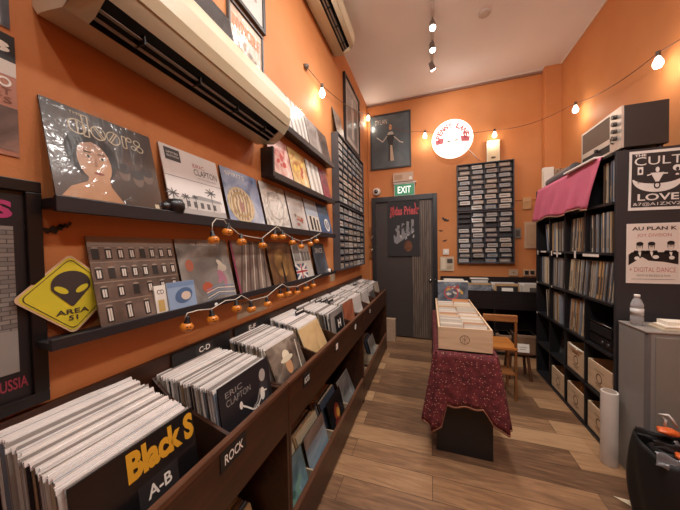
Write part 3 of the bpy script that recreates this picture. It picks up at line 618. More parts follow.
def a_tan(f): f.rect(.02, .02, .98, .98, art('tan_paper', [(.3, '#b8986a'), (.5, '#c8a878'), (.75, '#d4b688')], 8), 1); f.blobs([flat('#b0905f', .6), flat('#c09c6c', .6)], 8, .2, .1, .9, .6, .03, .08, 2)
front(a_tan, 1.318, 'plain tan LP leaning forward over the counter front', base=flat('#cbb48c', .5), x=-.612, z=.688, lean=-.42)
def a_pic(f): f.rect(0, 0, 1, 1, art('grey_town', [(.3, '#3b3835'), (.6, '#7a746c'), (.8, '#b8b0a4')], 8), 1)
def a_hh(f): f.rect(0, 0, 1, 1, art('grey_face', [(.3, '#6f6a66'), (.6, '#98928c'), (.8, '#b8b2ac')], 5), 1); f.rect(.3, .35, .95, .85, blk, 2); f.text('H', .5, .5, .72, .72, wht, 3, .03)
front(a_hh, 1.665, 'grey LP with a black card marked H, in the middle counter', x=-.628)
def a_or(f): f.rect(0, 0, 1, 1, art('rust_print', [(.3, '#8a4a34'), (.6, '#b06c4c'), (.8, '#c48a68')], 6), 1)
front(a_or, 1.985, 'orange-brown LP at far end of the middle counter', x=-.638, base=flat('#9c5f44', .5))
front(gen('white_sheet', [(.3, '#c4beb8'), (.6, '#d8d3cc'), (.8, '#e4e0da')]), 2.32, 'white LP leaning at near end of the farthest counter', x=-.628, lean=-.3, base=wht)
front(gen('cream_sheet', [(.3, '#bdb09c'), (.6, '#cfc3b0'), (.8, '#ded4c4')]), 2.64, 'cream LP leaning, second in the farthest counter', x=-.628, lean=-.3, base=M_CREAM)
front(gen('dim_sheet', [(.3, '#3c3a3c'), (.6, '#6f6a66'), (.8, '#9a948c')]), 2.97, 'dark patterned LP, third in the farthest counter', x=-.634, lean=-.22)
front(gen('dim_sheet2', [(.3, '#55504c'), (.6, '#8c867e'), (.8, '#b8b0a6')]), 3.30, 'grey brown LP at far end of the farthest counter', x=-.634, lean=-.25)
# black section cards
def card(y, txt, label, x=-.908, z=.70, w=.30, h=.315, tx=.45):
    mb = MB(); mb.box((0, 0, 0), (w, .002, h), blk); f = Face(mb, (0, 0, 0), w, h)
    f.rect(tx-.1, .85, tx+.2, .985, flat('#2c2a2b', .4), 1); f.text(txt, tx-.05, .88, tx+.14, .955, wht, 2, .02)
    tag(mb.build('section_card', loc=(x, y, z), rot=(-.02, 0, PI/2)), label, 'card')
card(.70, 'C-D', 'tall black divider card marked C-D behind the second bin')
card(1.03, 'E-F', 'tall black divider card marked E-F behind the third bin', tx=.4)
for (y, x, l) in ((1.50, -.79, 'black tabbed card standing up among LPs left of the tan LP'), (1.86, -.86, 'first black tabbed card by the wall above the H section'), (1.88, -.82, 'second black tabbed card by the wall above the H section'), (1.90, -.78, 'third black tabbed card by the wall above the H section'), (1.93, -.735, 'black card with white letter standing tall in front of the tabbed cards'), (2.9, -.80, 'black card standing tall in the farthest counter')):
    mb = MB(); mb.box((0, 0, 0), (.125, .002, .30), blk); f = Face(mb, (0, 0, 0), .125, .30); f.rect(.1, .955, .9, .985, wht, 1); f.text('M', .4, .82, .6, .9, wht, 2, .02)
    tag(mb.build('section_card', loc=(x, y, .70), rot=(-.16, 0, PI/2)), l, 'card')

# lower bins
def low(y, n, label, group, x=-.66):
    for i in range(n):
        lo_, ro_ = (x-.006-i*.014, y+R.uniform(-.008, .008), .0465), (-.3+R.uniform(-.015, .015), 0, PI/2)
        if label: rec(R.choice(spine_meshes), lo_, ro_, label, group)
        else: mass_spine(Matrix.Translation(lo_) @ Euler(ro_).to_matrix().to_4x4())
MCOL = [flat(c, .45, coat=.3) for c in SPC]
def mass_spine(MM): MASS.box((0, 0, 0), (W, .0092, W), R.choice(MCOL), MM)
low(1.0, 6, 'dark LP edge behind the sky-blue LP in the low bin', 'LPs in low bin, nearest'); low(1.31, 7, 'LP edge behind the beach-scene LP in the low bin', 'LPs in low bin, second')
low(1.66, 7, 'LP edge behind the black and orange LP in the low bin', 'LPs in low bin, third'); low(3.0, 6, None, None); low(.33, 8, None, None); low(.64, 8, None, None)
def lowf(draw, y, label, base=None, lean=-.24, x=-.632): cover(draw, (x, y, .0475), (lean, 0, PI/2), label, False, W, W, base)
lowf(gen('sky_print', [(.3, '#5c7a80'), (.6, '#7f9aa4'), (.8, '#a8b8c0')], blobs=['#4a6a5c', '#7a9c8c']), 1.0, 'sky-blue LP at the front of the low bin')
lowf(lambda f: (f.rect(0, 0, 1, 1, art('beach_print', [(.3, '#6f8494'), (.6, '#9aa4aa'), (.8, '#b8b4aa')], 4, stretch=(1, 1, 3)), 1), f.rect(0, .75, 1, 1, art('beach_top', [(.3, '#7c6a60'), (.7, '#a89888')], 5), 2)), 1.305, 'blue grey beach-scene LP in the low bin')
lowf(lambda f: (f.rect(0, 0, 1, 1, flat('#1d1a1b', .4), 1), f.ell(.5, .55, .18, .22, flat('#8c3a24', .5), 2), f.ell(.55, .5, .1, .14, flat('#c48a3a', .5), 3), f.ell(.45, .35, .2, .06, flat('#7a2a20', .5), 3)), 1.655, 'black LP with an orange flame shape in the low bin', blk)
lowf(gen('grey_low', [(.3, '#6c6a68'), (.6, '#9a9690'), (.8, '#c0bab2')]), 1.98, 'silvery LP leaning at far end of the middle low bin', wht, -.4)
lowf(gen('pale_low', [(.3, '#8a8680'), (.6, '#b4aea6'), (.8, '#d0cac2')]), 3.0, 'pale LP standing in the farthest low bin', wht, -.3)
b = MB(); b.box((-.645, 3.90, 0), (-.50, 3.99, .335), flat('#a88c74', .7, var=.12, bump=.3)); b.box((-.646, 3.899, .16), (-.499, 3.991, .165), flat('#8c745e', .7)); tag(b.build('cardboard_box', bevel=.003), 'tall narrow tan cardboard box on the floor before the door', 'box')

# ------------------------------------------------------------------ media racks
def rack(name, label, loc, rot, w, h, ncol, nrow, d=.075):
    t = thing(name, label, 'rack', loc, rot); b = MB(); fr = flat('#434246', .5)
    b.box((0, -.012, 0), (w, -.001, h), fr); b.build('back_panel', t)
    b = MB(); b.box((0, -d, 0), (.012, -.012, h), fr); b.box((w-.012, -d, 0), (w, -.012, h), fr); b.box((.012, -d, 0), (w-.012, -.012, .012), fr); b.box((.012, -d, h-.012), (w-.012, -.012, h), fr); b.build('frame', t)
    b = MB(); cw = (w-.024)/ncol; rh = (h-.024)/nrow
    for c in range(1, ncol): b.box((.012+c*cw-.004, -d*.8, .012), (.012+c*cw+.004, -.012, h-.012), fr)
    for r_ in range(nrow): b.box((.012, -d*.85, .012+r_*rh), (w-.012, -.012, .0155+r_*rh), fr)
    b.build('shelf_grid', t); return cw, rh
case_meshes = []
for i, c in enumerate(['#8c8884', '#a39e98', '#6a6765', '#b8b2aa', '#7c6c60', '#54565c', '#9a8c80', '#c4beb6', '#66727e', '#8c7a6c', '#48464a', '#8a8f94']):
    mb = MB(); mb.box((0, 0, 0), (1, .012, 1), flat(c, .3, coat=.6)); f = Face(mb, (0, 0, 0), 1, 1); a = flat(R.choice(['#a8a29a', '#7c7874', '#9a8a78', '#8c8a88']), .4); f.rect(.06, .3, .94, .68, a, 1); f.rect(.1, .44, R.uniform(.5, .85), .56, flat(R.choice(['#3a3838', '#6c4a44', '#b8b4ac', '#4a5a74']), .4), 2)
    o = mb.build('cassette'); case_meshes.append(o.data); bpy.data.objects.remove(o)
def fill(M, w, h, ncol, nrow, cw, rh, label, group, miss=(), d=.075, dark=False):
    for c in range(ncol):
        for r_ in range(nrow):
            if (c, r_) in miss: continue
            st = (.018 if (r_ % 2) else 0)+R.uniform(-.003, .003)
            ww = min(.128, cw*.78); hh = rh*.72
            o = bpy.data.objects.new('cassette_case', R.choice(case_meshes)); COL.objects.link(o)
            o.matrix_world = M @ Matrix.Translation((.012+c*cw+.008+st*cw/.18, -.066+R.uniform(-.002, .002), .0158+r_*rh)) @ Matrix.Rotation(-.12, 4, 'X') @ Matrix.Diagonal((ww, 1, hh, 1))
            tag(o, label, 'cassette', group)
M1 = lambda y, z: Matrix.Translation((XL+.001, y, z)) @ Matrix.Rotation(PI/2, 4, 'Z')
for z, h, nr, lb, lc, g in ((1.18, .69, 9, 'lower black media rack on the left wall, end of the ledges', 'media case in the lower left-wall rack', 'cases in the lower left-wall rack'), (1.885, .70, 10, 'upper black media rack on the left wall, end of the ledges', 'media case in the upper left-wall rack', 'cases in the upper left-wall rack')):
    cw, rh = rack('media_rack', lb, (XL+.001, 2.5, z), (0, 0, PI/2), 1.06, h, 6, nr); fill(M1(2.5, z), 1.06, h, 6, nr, cw, rh, lc, g)
M2 = lambda x, z: Matrix.Translation((x, YB-.001, z))
cw, rh = rack('media_rack', 'lower black media rack on the back wall', (.375, YB-.001, 1.16), (0, 0, 0), .71, .735, 4, 10)
fill(M2(.375, 1.16), .71, .735, 4, 10, cw, rh, 'media case in the lower back-wall rack', 'cases in the lower back-wall rack', miss=((0, 8), (0, 7), (0, 9), (1, 0), (2, 7), (3, 5)))
cw, rh = rack('media_rack', 'upper black media rack on the back wall, below the lit booklet', (.375, YB-.001, 1.91), (0, 0, 0), .71, .66, 4, 9)
fill(M2(.375, 1.91), .71, .66, 4, 9, cw, rh, 'media case in the upper back-wall rack', 'cases in the upper back-wall rack', miss=((0, 0),))
cover(gen('rack_top', [(.3, '#6a5c54'), (.6, '#a09488'), (.8, '#c8beb2')]), (XL+.062, 2.52, 2.586), (-.2, 0, PI/2), 'LP leaning on top of the left-wall media rack', True)

# ------------------------------------------------------------------ back wall objects
def a_priest(f):
    red = flat('#b8454a', .6); g = flat('#7c7a7c', .6)
    f.rect(0, 0, 1, 1, flat('#232123', .7), 1)
    f.text('Judas Priest', .07, .70, .95, .90, red, 2, .03, 0); f.line([(.08, .76), (.2, .92), (.18, .72)], .03, red, 2); f.line([(.86, .95), (.9, .8), (.98, .86)], .03, red, 2)
    f.poly([(.18, .38), (.8, .52), (.84, .44), (.28, .22), (.2, .26)], g, 2)
    for i in range(4): f.poly([(.26+i*.15, .36+i*.03), (.3+i*.15, .56+i*.035), (.38+i*.15, .56+i*.03), (.36+i*.15, .4+i*.03)], g, 2.4); f.poly([(.22+i*.15, .36+i*.03), (.25+i*.15, .52+i*.03), (.3+i*.15, .5+i*.03), (.28+i*.15, .36+i*.03)], blk, 3)
    f.blobs([g, flat('#a8a4a4', .6), flat('#4a484a', .6), blk], 26, .16, .26, .88, .58, .015, .05, 3.2, random.Random(5))
    f.ell(.64, .18, .13, .1, art('flame_print', [(.3, '#4a2c20'), (.6, '#7a5038'), (.8, '#9a7050')], 8), 2)
mb = MB(); mb.box((0, 0, 0), (.475, .003, .85), flat('#232123', .7)); a_priest(Face(mb, (0, 0, 0), .475, .85))
t = thing('banner', 'black cloth band banner with red lettering hung on the door', 'banner', (-.62, 4.106, 1.27)); mb.build('cloth', t)
for x in (.02, .455): MB().lathe([(.01, 0), (.01, -.006), (0, -.007)], M_CHROME, (x, 0, .84), axis='Y').build('pin', t)
def a_martial(f):
    f.rect(0, 0, 1, 1, art('slate_poster', [(.3, '#3f474c'), (.6, '#4d565b'), (.8, '#596267')], 3), 1); c = flat('#b0a79c', .5)
    f.text('DYLAN', .1, .84, .42, .93, c, 2); f.poly([(.44, .12), (.6, .12), (.57, .45), (.62, .6), (.54, .7), (.46, .7), (.4, .58), (.46, .42)], flat('#262322', .5), 2); f.poly([(.5, .12), (.6, .12), (.55, .42), (.5, .42)], flat('#b49c84', .5), 3); f.ell(.51, .76, .04, .055, skin, 3); f.poly([(.42, .62), (.6, .62), (.56, .68), (.46, .68)], c, 3)
    f.line([(.42, .6), (.3, .5), (.14, .6)], .02, c, 2.5); f.line([(.6, .58), (.76, .46), (.84, .44)], .02, c, 2.5)
framed('framed_poster', 'slate-grey poster of one standing figure in a black frame above the door', (-.89, YB-.001, 2.65), (0, 0, 0), .63, .86, .022, a_martial, flat('#33302f', .4), .025)
t = thing('exit_sign', 'green EXIT sign over the door', 'sign', (-.52, YB-.001, 2.20)); b = MB(); grn = flat('#2f7a54', .4, emit=.5)
b.box((0, -.05, 0), (.31, 0, .19), flat('#b8b4ae', .5)); f = Face(b, (.01, -.05, .01), .29, .17); f.rect(0, 0, 1, 1, grn, 1); f.text('EXIT', .16, .2, .84, .8, flat('#e8f0ea', .4, emit=1.0), 2, .01); b.build('sign_face', t)
MB().box((-.01, -.055, .19), (.33, 0, .215), flat('#cfc8c0', .5)).build('mount', t)
b = MB(); b.box((0, -.07, 0), (.30, 0, .135), flat('#c0a48c', .5)); b.box((.02, -.072, .03), (.14, -.07, .1), flat('#a8886c', .5)); b.box((.24, -.074, .02), (.28, -.07, .06), wht); tag(b.build('emergency_light', loc=(-.53, YB-.001, 2.42)), 'beige box above the EXIT sign', 'box')
t = thing('security_camera', 'small round white security camera left of the EXIT sign', 'camera', (-.80, YB-.001, 2.30)); MB().lathe([(.055, 0), (.065, -.02), (.06, -.05), (.045, -.06), (0, -.06)], flat('#d8d0c8', .4), axis='Y').build('housing', t); MB().lathe([(.032, -.058), (.03, -.075), (.018, -.088), (0, -.09)], flat('#2a1c18', .15, coat=1), axis='Y').build('lens', t)
# neon disc
t = thing('lit_sign', 'bright round white backlit sign with pink lettering on the back wall', 'sign', (.317, YB-.002, 2.96)); RR = .275
b = MB(); b.lathe([(RR*.9, 0), (RR*.9, -.03)], flat('#d8cfc6', .5), axis='Y', seg=40); b.build('mount', t)
b = MB(); b.lathe([(RR, -.03), (RR, -.06)], flat('#fff4e6', .5, emit=1.5, var=0), axis='Y', seg=48); b.build('light_disc', t)
b = MB(); f = Face(b, (-RR, -.061, -RR), 2*RR, 2*RR); pk = flat('#b85c60', .5, emit=.3, var=0); rd = flat('#a83a48', .5, emit=.3, var=0)
S_ = 'PENNY LANE'
for i, ch in enumerate(S_):
    if ch == ' ': continue
    a = PI*.93-i*(PI*.86/(len(S_)-1)); vs, fs = glyphs(ch, .05); cx, cz = .345*math.cos(a), .345*math.sin(a)
    b.add([f.P(.5+cx+((x-.5)*.10)*math.sin(a)+((y-.5)*.14)*math.cos(a), .5+cz-((x-.5)*.10)*math.cos(a)+((y-.5)*.14)*math.sin(a), 2) for x, y in vs], fs, pk)
b.build('arc_lettering', t); b = MB(); f = Face(b, (-RR, -.061, -RR), 2*RR, 2*RR)
f.poly([(.08, .5), (.3, .55), (.28, .4), (.1, .38)], pk, 1); f.poly([(.92, .5), (.7, .55), (.72, .4), (.9, .38)], pk, 1); f.ell(.17, .47, .04, .035, rd, 3); f.ell(.82, .5, .04, .035, rd, 3)
f.ell(.42, .44, .05, .02, flat('#8c8070', .5), 2); f.ell(.6, .45, .05, .02, flat('#8c8070', .5), 2); b.build('emblem', t); b = MB(); f = Face(b, (-RR, -.061, -RR), 2*RR, 2*RR); f.text('RECORDS', .3, .14, .68, .185, flat('#a89478', .5), 2)
b.build('caption', t)
b = MB(); b.tube([(.22, -.02, -.17), (.30, -.02, -.27), (.36, -.004, -.34)], .004, wht); b.build('wire', t)
b = MB(); b.box((0, -.04, 0), (.155, 0, .29), flat('#d8cbb2', .5)); f = Face(b, (0, -.04, 0), .155, .29); f.rect(.06, .04, .94, .96, flat('#cfb894', .5), 1); f.line([(.3, .85), (.7, .85)], .02, flat('#8a7458', .5), 2); f.line([(.3, .75), (.6, .75)], .02, flat('#8a7458', .5), 2); f.ell(.5, .18, .2, .05, flat('#4a3c30', .5), 2)
tag(b.build('booklet', loc=(.76, YB-.02, 2.571)), 'cream booklet standing on top of the back-wall media rack', 'book')
def plate(x, z, w, h, label, c='#cbb89e', cat='switch', name='wall_switch', marks=()):
    t = thing(name, label, cat, (x, YB-.001, z)); MB().box((0, -.018, 0), (w, 0, h), flat(c, .4)).build('plate', t, bevel=.003)
    for (u0, v0, u1, v1, cc, nm) in marks: MB().box((u0*w, -.023, v0*h), (u1*w, -.0185, v1*h), flat(cc, .4)).build(nm, t)
plate(.18, 1.285, .085, .085, 'white light switch between the bats and the intercom', '#dfd6ca', marks=((.3, .25, .7, .75, '#f0ebe4', 'rocker'),))
plate(.14, 1.045, .19, .21, 'beige wall intercom left of the back-wall rack', '#c0ae96', 'intercom', 'intercom', ((.08, .1, .4, .9, '#d4c6ae', 'handset'), (.52, .55, .9, .85, '#4a4640', 'screen'), (.52, .15, .9, .4, '#a8967c', 'keypad')))
plate(1.195, 1.89, .10, .16, 'upper small beige box on the back wall right of the rack', '#c49a6c', 'box', 'junction_box', ((.2, .6, .8, .64, '#a87c50', 'seam'),))
plate(1.215, 1.36, .17, .36, 'large beige electrical panel behind the record shelf', '#c4a68a', 'panel', 'electrical_panel', ((.1, .1, .9, .9, '#b8987a', 'cover'),))
plate(1.10, 1.50, .075, .14, 'small grey device between the back-wall rack and the electrical panel', '#8c867e', 'device', 'wall_device', ((.2, .2, .8, .8, '#5c5650', 'face'),))
plate(1.03, .985, .11, .09, 'left wall socket above the back counter', '#c2a88c', 'socket', 'wall_socket', ((.4, .4, .6, .6, '#8c7458', 'socket_hole'),))
plate(1.2, .985, .145, .09, 'right double wall socket above the back counter', '#b89c80', 'socket', 'wall_socket', ((.12, .25, .42, .8, '#2c2724', 'plug'), (.55, .25, .86, .8, '#2c2724', 'plug')))
t = thing('coat_rack', 'narrow wooden hook strip in the corner left of the door', 'coat rack', (-.925, YB-.001, 1.22)); MB().box((0, -.02, 0), (.03, 0, .52), M_ORANGEWOOD).build('strip', t)
for z in (.1, .3): 
    b = MB(); b.tube([(.015, -.02, z), (.03, -.07, z+.03), (.07, -.12, z+.07)], .005, flat('#c8b8a8', .4)); b.build('hook', t)
for z in (.02, .2, .42): MB().cyl((.015, -.02, z), (-.002, -.05, z+.03), .006, M_ORANGEWOOD).build('peg', t)

# back counter
t = thing('record_counter', 'black-brown record counter along the back wall', 'record bin counter', (.14, 3.75, 0)); L = 1.27
b = MB(); b.box((0, 0, .60), (L, .016, .83), M_BLACKWOOD); b.build('front_board', t)
for x in (0, L/2-.01, L-.018): MB().box((x, .016, 0), (x+.018, .34, .83 if x else .9), M_BLACKWOOD).build('side_panel', t)
b = MB(); b.box((.018, .016, .60), (L-.018, .34, .632), M_BLACKWOOD); b.build('bin_floor', t)
b = MB(); b.box((0, .34, .05), (L, .356, .975), M_BLACKWOOD); b.build('back_board', t)
b = MB(); b.box((.018, .03, .03), (L-.018, .34, .045), M_BLACKWOOD); b.build('bottom_shelf', t)
for k_, x in enumerate((.165, .475, .79, 1.11)):
    for i in range(9): mass_sleeve(Matrix.Translation((x+R.uniform(-.004, .004), 4.03-i*.022, .6335+R.uniform(0, .006))) @ Matrix.Rotation(-.14+R.uniform(-.02, .02), 4, 'X'))
def backf(draw, x, label, base=None, lean=-.12): cover(draw, (x, 3.80, .634), (lean, 0, 0), label, False, W, W+.01, base)
backf(gen('cream_back', [(.3, '#b0a494'), (.6, '#cfc6b8'), (.8, '#e0dad0')]), .165, 'cream LP at left end of the back counter', wht)
backf(lambda f: (f.rect(0, 0, 1, 1, art('crowd_print', [(.3, '#3a3e48'), (.55, '#7a8088'), (.8, '#b8b4ac')], 14), 1), f.rect(0, .93, 1, 1, flat('#b08a4c', .5), 2)), .475, 'LP with a mottled blue grey crowd photo in the back counter', M_CREAM)
backf(lambda f: (f.rect(0, 0, 1, 1, flat('#b08a5c', .5), 1), f.rect(.06, 0, .94, .9, blk, 2), f.rect(.28, .62, .74, .82, wht, 3)), .79, 'black LP with wooden border and white card in the back counter', M_PALEWOOD)
backf(lambda f: (f.rect(0, 0, 1, 1, flat('#c8beb0', .5), 1), f.rect(.2, .4, .8, .85, art('dark_band', [(.3, '#2c2826'), (.7, '#6a625c')], 10), 2)), 1.115, 'white LP with a dark band photo at right end of the back counter', wht)
b = MB(); b.box((0, 0, 0), (.26, .10, .055), blk); b.box((.02, .012, .056), (.24, .088, .07), wht); b.box((.03, -.002, .012), (.23, 0, .045), flat('#cfcac2', .4)); tag(b.build('document_tray', loc=(.50, 3.93, .898), rot=(0, 0, .02), bevel=.003), 'black tray with white papers on the back counter', 'tray')
b = MB(); b.box((0, 0, 0), (.27, .2, .03), flat('#b8b4ae', .3)); b.box((.01, .005, .03), (.26, .19, .05), wht); tag(b.build('record_pile', loc=(.17, 3.83, .898)), 'flat pile of white sleeves at left end of the back counter', 'record')

# boxes, stool, card below the back counter
for (x, w_, h_, l_) in ((.52, .3, .24, 'brown storage box under the back counter, left one partly behind the chair'), (.80, .16, .22, 'brown storage box under the back counter, middle one'), (1.0, .22, .24, 'brown storage box under the back counter, right one')):
    b = MB(); b.box((0, 0, 0), (w_, .2, h_), flat('#84664e', .6, var=.12)); b.box((-.004, -.004, h_-.035), (w_+.004, .204, h_), flat('#957862', .6)); b.lathe([(.012, 0), (.012, -.006), (0, -.007)], M_CHROME, (w_/2, 0, h_*.55), axis='Y'); tag(b.build('storage_box', loc=(x, 3.78, .046), bevel=.003), l_, 'box')
t = thing('wooden_stool', 'low dark wooden stool on the floor behind the step chair', 'stool', (.86, 3.2, 0)); wd = wood('dark_stool', '#3c2216', '#5c3622', 3, 'Z')
MB().box((-.1, -.08, .27), (.12, .12, .295), wd).build('seat', t, bevel=.004)
for (x, y) in ((-.08, -.06), (.1, -.06), (-.08, .1), (.1, .1)): MB().cyl((x*.85, y*.85, .27), (x*1.1, y*1.1, 0), .014, wd).build('leg', t)
b = MB(); b.box((0, -.004, 0), (.105, 0, .085), wht); f = Face(b, (0, -.004, 0), .105, .085); f.line([(.15, .6), (.8, .62)], .06, flat('#8c8680', .5), 1); f.line([(.2, .35), (.7, .36)], .06, flat('#8c8680', .5), 1)
tag(b.build('card', loc=(.85, 3.13, .2965), rot=(-.12, 0, 0)), 'small white handwritten card standing on the dark wooden stool', 'card')

# step chair
t = thing('step_chair', 'orange varnished wooden step chair right of the table', 'chair', (.47, 2.7, 0)); ow = M_ORANGEWOOD; w_ = .25
for x in (0, w_): 
    MB().box((x-.01, -.012, 0), (x+.01, .014, .75), wood('varnished_upright', '#6a3c20', '#94602f', 2.5, 'Z')).build('front_post', t, bevel=.003)
    b = MB(); b.add([(x-.009, .27, .0), (x+.009, .27, .0), (x+.009, .30, 0), (x-.009, .30, 0), (x-.009, .23, .45), (x+.009, .23, .45), (x+.009, .26, .45), (x-.009, .26, .45)], [(0, 3, 2, 1), (4, 5, 6, 7), (0, 1, 5, 4), (1, 2, 6, 5), (2, 3, 7, 6), (3, 0, 4, 7)], ow); b.build('leg', t)
    b = MB(); b.box((x-.006, .014, .20), (x+.006, .27, .225), ow); b.build('side_rail', t)
MB().box((-.012, -.016, .715), (w_+.012, .016, .775), ow).build('back_rail', t, bevel=.004)
MB().box((.01, -.01, .45), (w_-.01, .01, .475), ow).build('stretcher', t)
MB().box((-.012, -.02, .46), (w_+.012, .30, .482), wood('bright_seat_wood', '#a8622c', '#c8843e', 2.5, 'X', .3)).build('seat', t, bevel=.004)
MB().box((.01, -.012, .23), (w_-.01, .16, .25), ow).build('step', t, bevel=.003)

# ------------------------------------------------------------------ middle table with crates
t = thing('display_table', 'narrow black table in the middle of the floor under a maroon cloth', 'table', (.03, 1.82, 0)); TW = .355; TL = 1.2
MB().box((0, 0, .685), (TW, TL, .705), M_BLACK).build('tabletop', t, bevel=.002)
for y in (.06, TL-.08): MB().box((0, y, 0), (TW-.01, y+.02, .685), flat('#1b191a', .4)).build('end_panel', t, bevel=.002)
MB().box((.165, .08, .25), (.185, TL-.08, .6), flat('#3a3634', .5)).build('stretcher', t)
# cloth: draped top and skirt
def star_cloth():
    m, n, l, b = newmat('maroon_speckled_cloth'); v = coords(n, l)
    ns = n.new('ShaderNodeTexNoise'); ns.inputs['Scale'].default_value = 26; ns.inputs['Detail'].default_value = 5; l.new(v, ns.inputs['Vector'])
    r = ramp(n, [(.3, '#451518'), (.55, '#66242a'), (.75, '#80363a')]); l.new(ns.outputs['Fac'], r.inputs['Fac'])
    vo = n.new('ShaderNodeTexVoronoi'); vo.inputs['Scale'].default_value = 58; vo.inputs['Randomness'].default_value = 1; l.new(v, vo.inputs['Vector'])
    r2 = ramp(n, [(.13, '#ffffff'), (.21, '#000000')]); l.new(vo.outputs['Distance'], r2.inputs['Fac'])
    mx = n.new('ShaderNodeMix'); mx.data_type = 'RGBA'; l.new(r2.outputs['Color'], mx.inputs['Factor']); l.new(r.outputs['Color'], mx.inputs['A']); mx.inputs['B'].default_value = lin('#d8a892')
    l.new(mx.outputs['Result'], b.inputs['Base Color']); b.inputs['Roughness'].default_value = .85; return m
MC = star_cloth(); mb = MB(); x0, x1, y0, y1 = .022, .393, 1.812, 3.03; zt = .709
# perimeter points: back-left -> front-left -> front-right -> back-right
per = []; 
def addseg(a, b_, n, z0, z1, corner=None):
    for i in range(n): q = i/n; per.append((a[0]+(b_[0]-a[0])*q, a[1]+(b_[1]-a[1])*q, z0+(z1-z0)*q))
addseg((x0, y1), (x0, y0+.12), 14, .50, .40); addseg((x0, y0+.12), (x0, y0+.02), 4, .40, .26); addseg((x0, y0+.02), (x0+.03, y0), 4, .26, .20)
addseg((x0+.03, y0), (x0+.075, y0), 5, .20, .375); addseg((x0+.075, y0), (x1-.09, y0), 12, .375, .385); addseg((x1-.09, y0), (x1-.02, y0), 5, .385, .275)
addseg((x1-.02, y0), (x1, y0+.02), 4, .275, .29); addseg((x1, y0+.02), (x1, y0+.14), 4, .29, .42); addseg((x1, y0+.14), (x1, y1), 14, .42, .5); per.append((x1, y1, .5))
cxm, cym = (x0+x1)/2, (y0+y1)/2; NP = len(per); NV = 12
def skirt(u, v):
    i = min(int(round(u*(NP-1))), NP-1); px, py, zb = per[i]
    z = zt-(zt-zb)*v
    nx = -1 if px <= x0+.001 else (1 if px >= x1-.001 else (-.7 if px < x0+.035 else (.7 if px > x1-.025 else 0))); ny = -1 if py <= y0+.021 else 0
    k2 = min(1, max(0, 1-(py-y0)/.3)) if nx else 1; out = .004+(.010+.045*k2)*v*(1.4 if nx and ny else 1) + (.004+.008*k2)*v*math.sin(i*1.15)
    if not nx: out = .004+.02*v+.01*v*math.sin(i*.9)
    return (px+nx*out, py+ny*out*.6, z+ .004*math.sin(i*.8)*v)
mb.grid(skirt, NP-1, NV, MC)
mb.grid(lambda u, v: (x0+(x1-x0)*u, y0+(y1-y0)*v, zt+.0015*math.sin(u*9)*math.sin(v*20)), 6, 12, MC)
hem = flat('#8c5e48', .8)
mb.grid(lambda u, v: (lambda p: (p[0], p[1]-.001, p[2]-.012*v))(skirt(u, 1)), NP-1, 1, hem)
tag(mb.build('tablecloth', solid=.003), 'maroon cloth speckled with pale dots draped over the narrow table', 'tablecloth')
# crates
M_INK = flat('#5a3a26', .6)
def crate(loc, w, d, h, label, mark=True, rot=(0, 0, 0), mats=None, group=None, th=.01):
    t = thing('wooden_crate', label, 'crate', loc, rot, group); m = mats or M_PALEWOOD
    MB().box((0, 0, 0), (w, d, .008), m).build('bottom', t)
    b = MB(); b.box((0, 0, 0), (w, th, h), m)
    if mark:
        f = Face(b, (0, 0, 0), w, h); cu, cv = .5, .52; r = .16*h/w*1.2; a = w/h
        f.ring(cu, cv, r*.88, r, M_INK, 1, 20, a)
        for g in (0, PI/2, PI/4, -PI/4): f.line([(cu-r*math.cos(g), cv-r*a*math.sin(g)), (cu+r*math.cos(g), cv+r*a*math.sin(g))], .006, M_INK, 1.3)
    b.build('front_panel', t)
    MB().box((0, d-th, 0), (w, d, h), m).build('back_panel', t)
    for x in (0, w-th): MB().box((x, th, 0), (x+th, d-th, h), m).build('side_panel', t)
    return t
cd_m = []
for c in ['#e4ddd2', '#d8d0c4', '#d0c6b6', '#ece6dc', '#c8beb0', '#dccfb6', '#c8a080', '#c4beb6']:
    mb = MB(); mb.box((0, 0, 0), (.135, .006, .138), flat(c, .3, coat=.6)); f = Face(mb, (0, 0, 0), .128, .115); f.rect(.08, .06, .98, .94, flat(R.choice(['#a89a8c', '#c4b8a8', '#8c7c70', '#d8c8b0', '#cfcac2', '#b0a898']), .3, coat=.5), 1); f.rect(.2, .7, .8, .82, flat(R.choice(['#5c5450', '#e8e2d8', '#a8604a']), .4), 2)
    o = mb.build('cd'); cd_m.append(o.data); bpy.data.objects.remove(o)
cr = [(1.842, 'nearest pale wooden crate on the table, with a round brown emblem'), (2.19, 'second pale wooden crate on the table, behind the emblem crate'), (2.54, 'third and farthest pale wooden crate on the table')]
nm = ['nearest crate', 'second crate', 'farthest crate']
for k_, (y, lb) in enumerate(cr):
    crate((.047, y, .7145), .32, .335, .155, lb, k_ == 0)
    for c in range(2):
        for i in range(9):
            if k_ == 2 and i > 4: continue
            o = bpy.data.objects.new('cd_case', R.choice(cd_m)); COL.objects.link(o); o.location = (.047+.018+c*.148+R.uniform(-.004, .004), y+.022+i*.03, R.uniform(.738, .744)); o.rotation_euler = (-.22+R.uniform(-.03, .03), 0, 0)
            tag(o, 'CD in a plastic case filed in the %s of the table, %s column' % (nm[k_], ('left', 'right')[c]), 'CD', 'CDs in the %s, %s column' % (nm[k_], ('left', 'right')[c]))
def a_lpb(f):
    f.rect(0, 0, 1, 1, art('blue_grey_photo', [(.3, '#3c4652'), (.55, '#6c7884'), (.8, '#a8b0b4')], 9), 1); f.rect(0, .95, 1, 1, wht, 2); f.blobs([flat('#a8443c', .5), flat('#c8a04c', .5), flat('#c8c0b4', .5)], 9, .2, .4, .9, .9, .04, .1, 2); f.ring(.45, .55, .2, .24, flat('#b84a50', .5), 3)
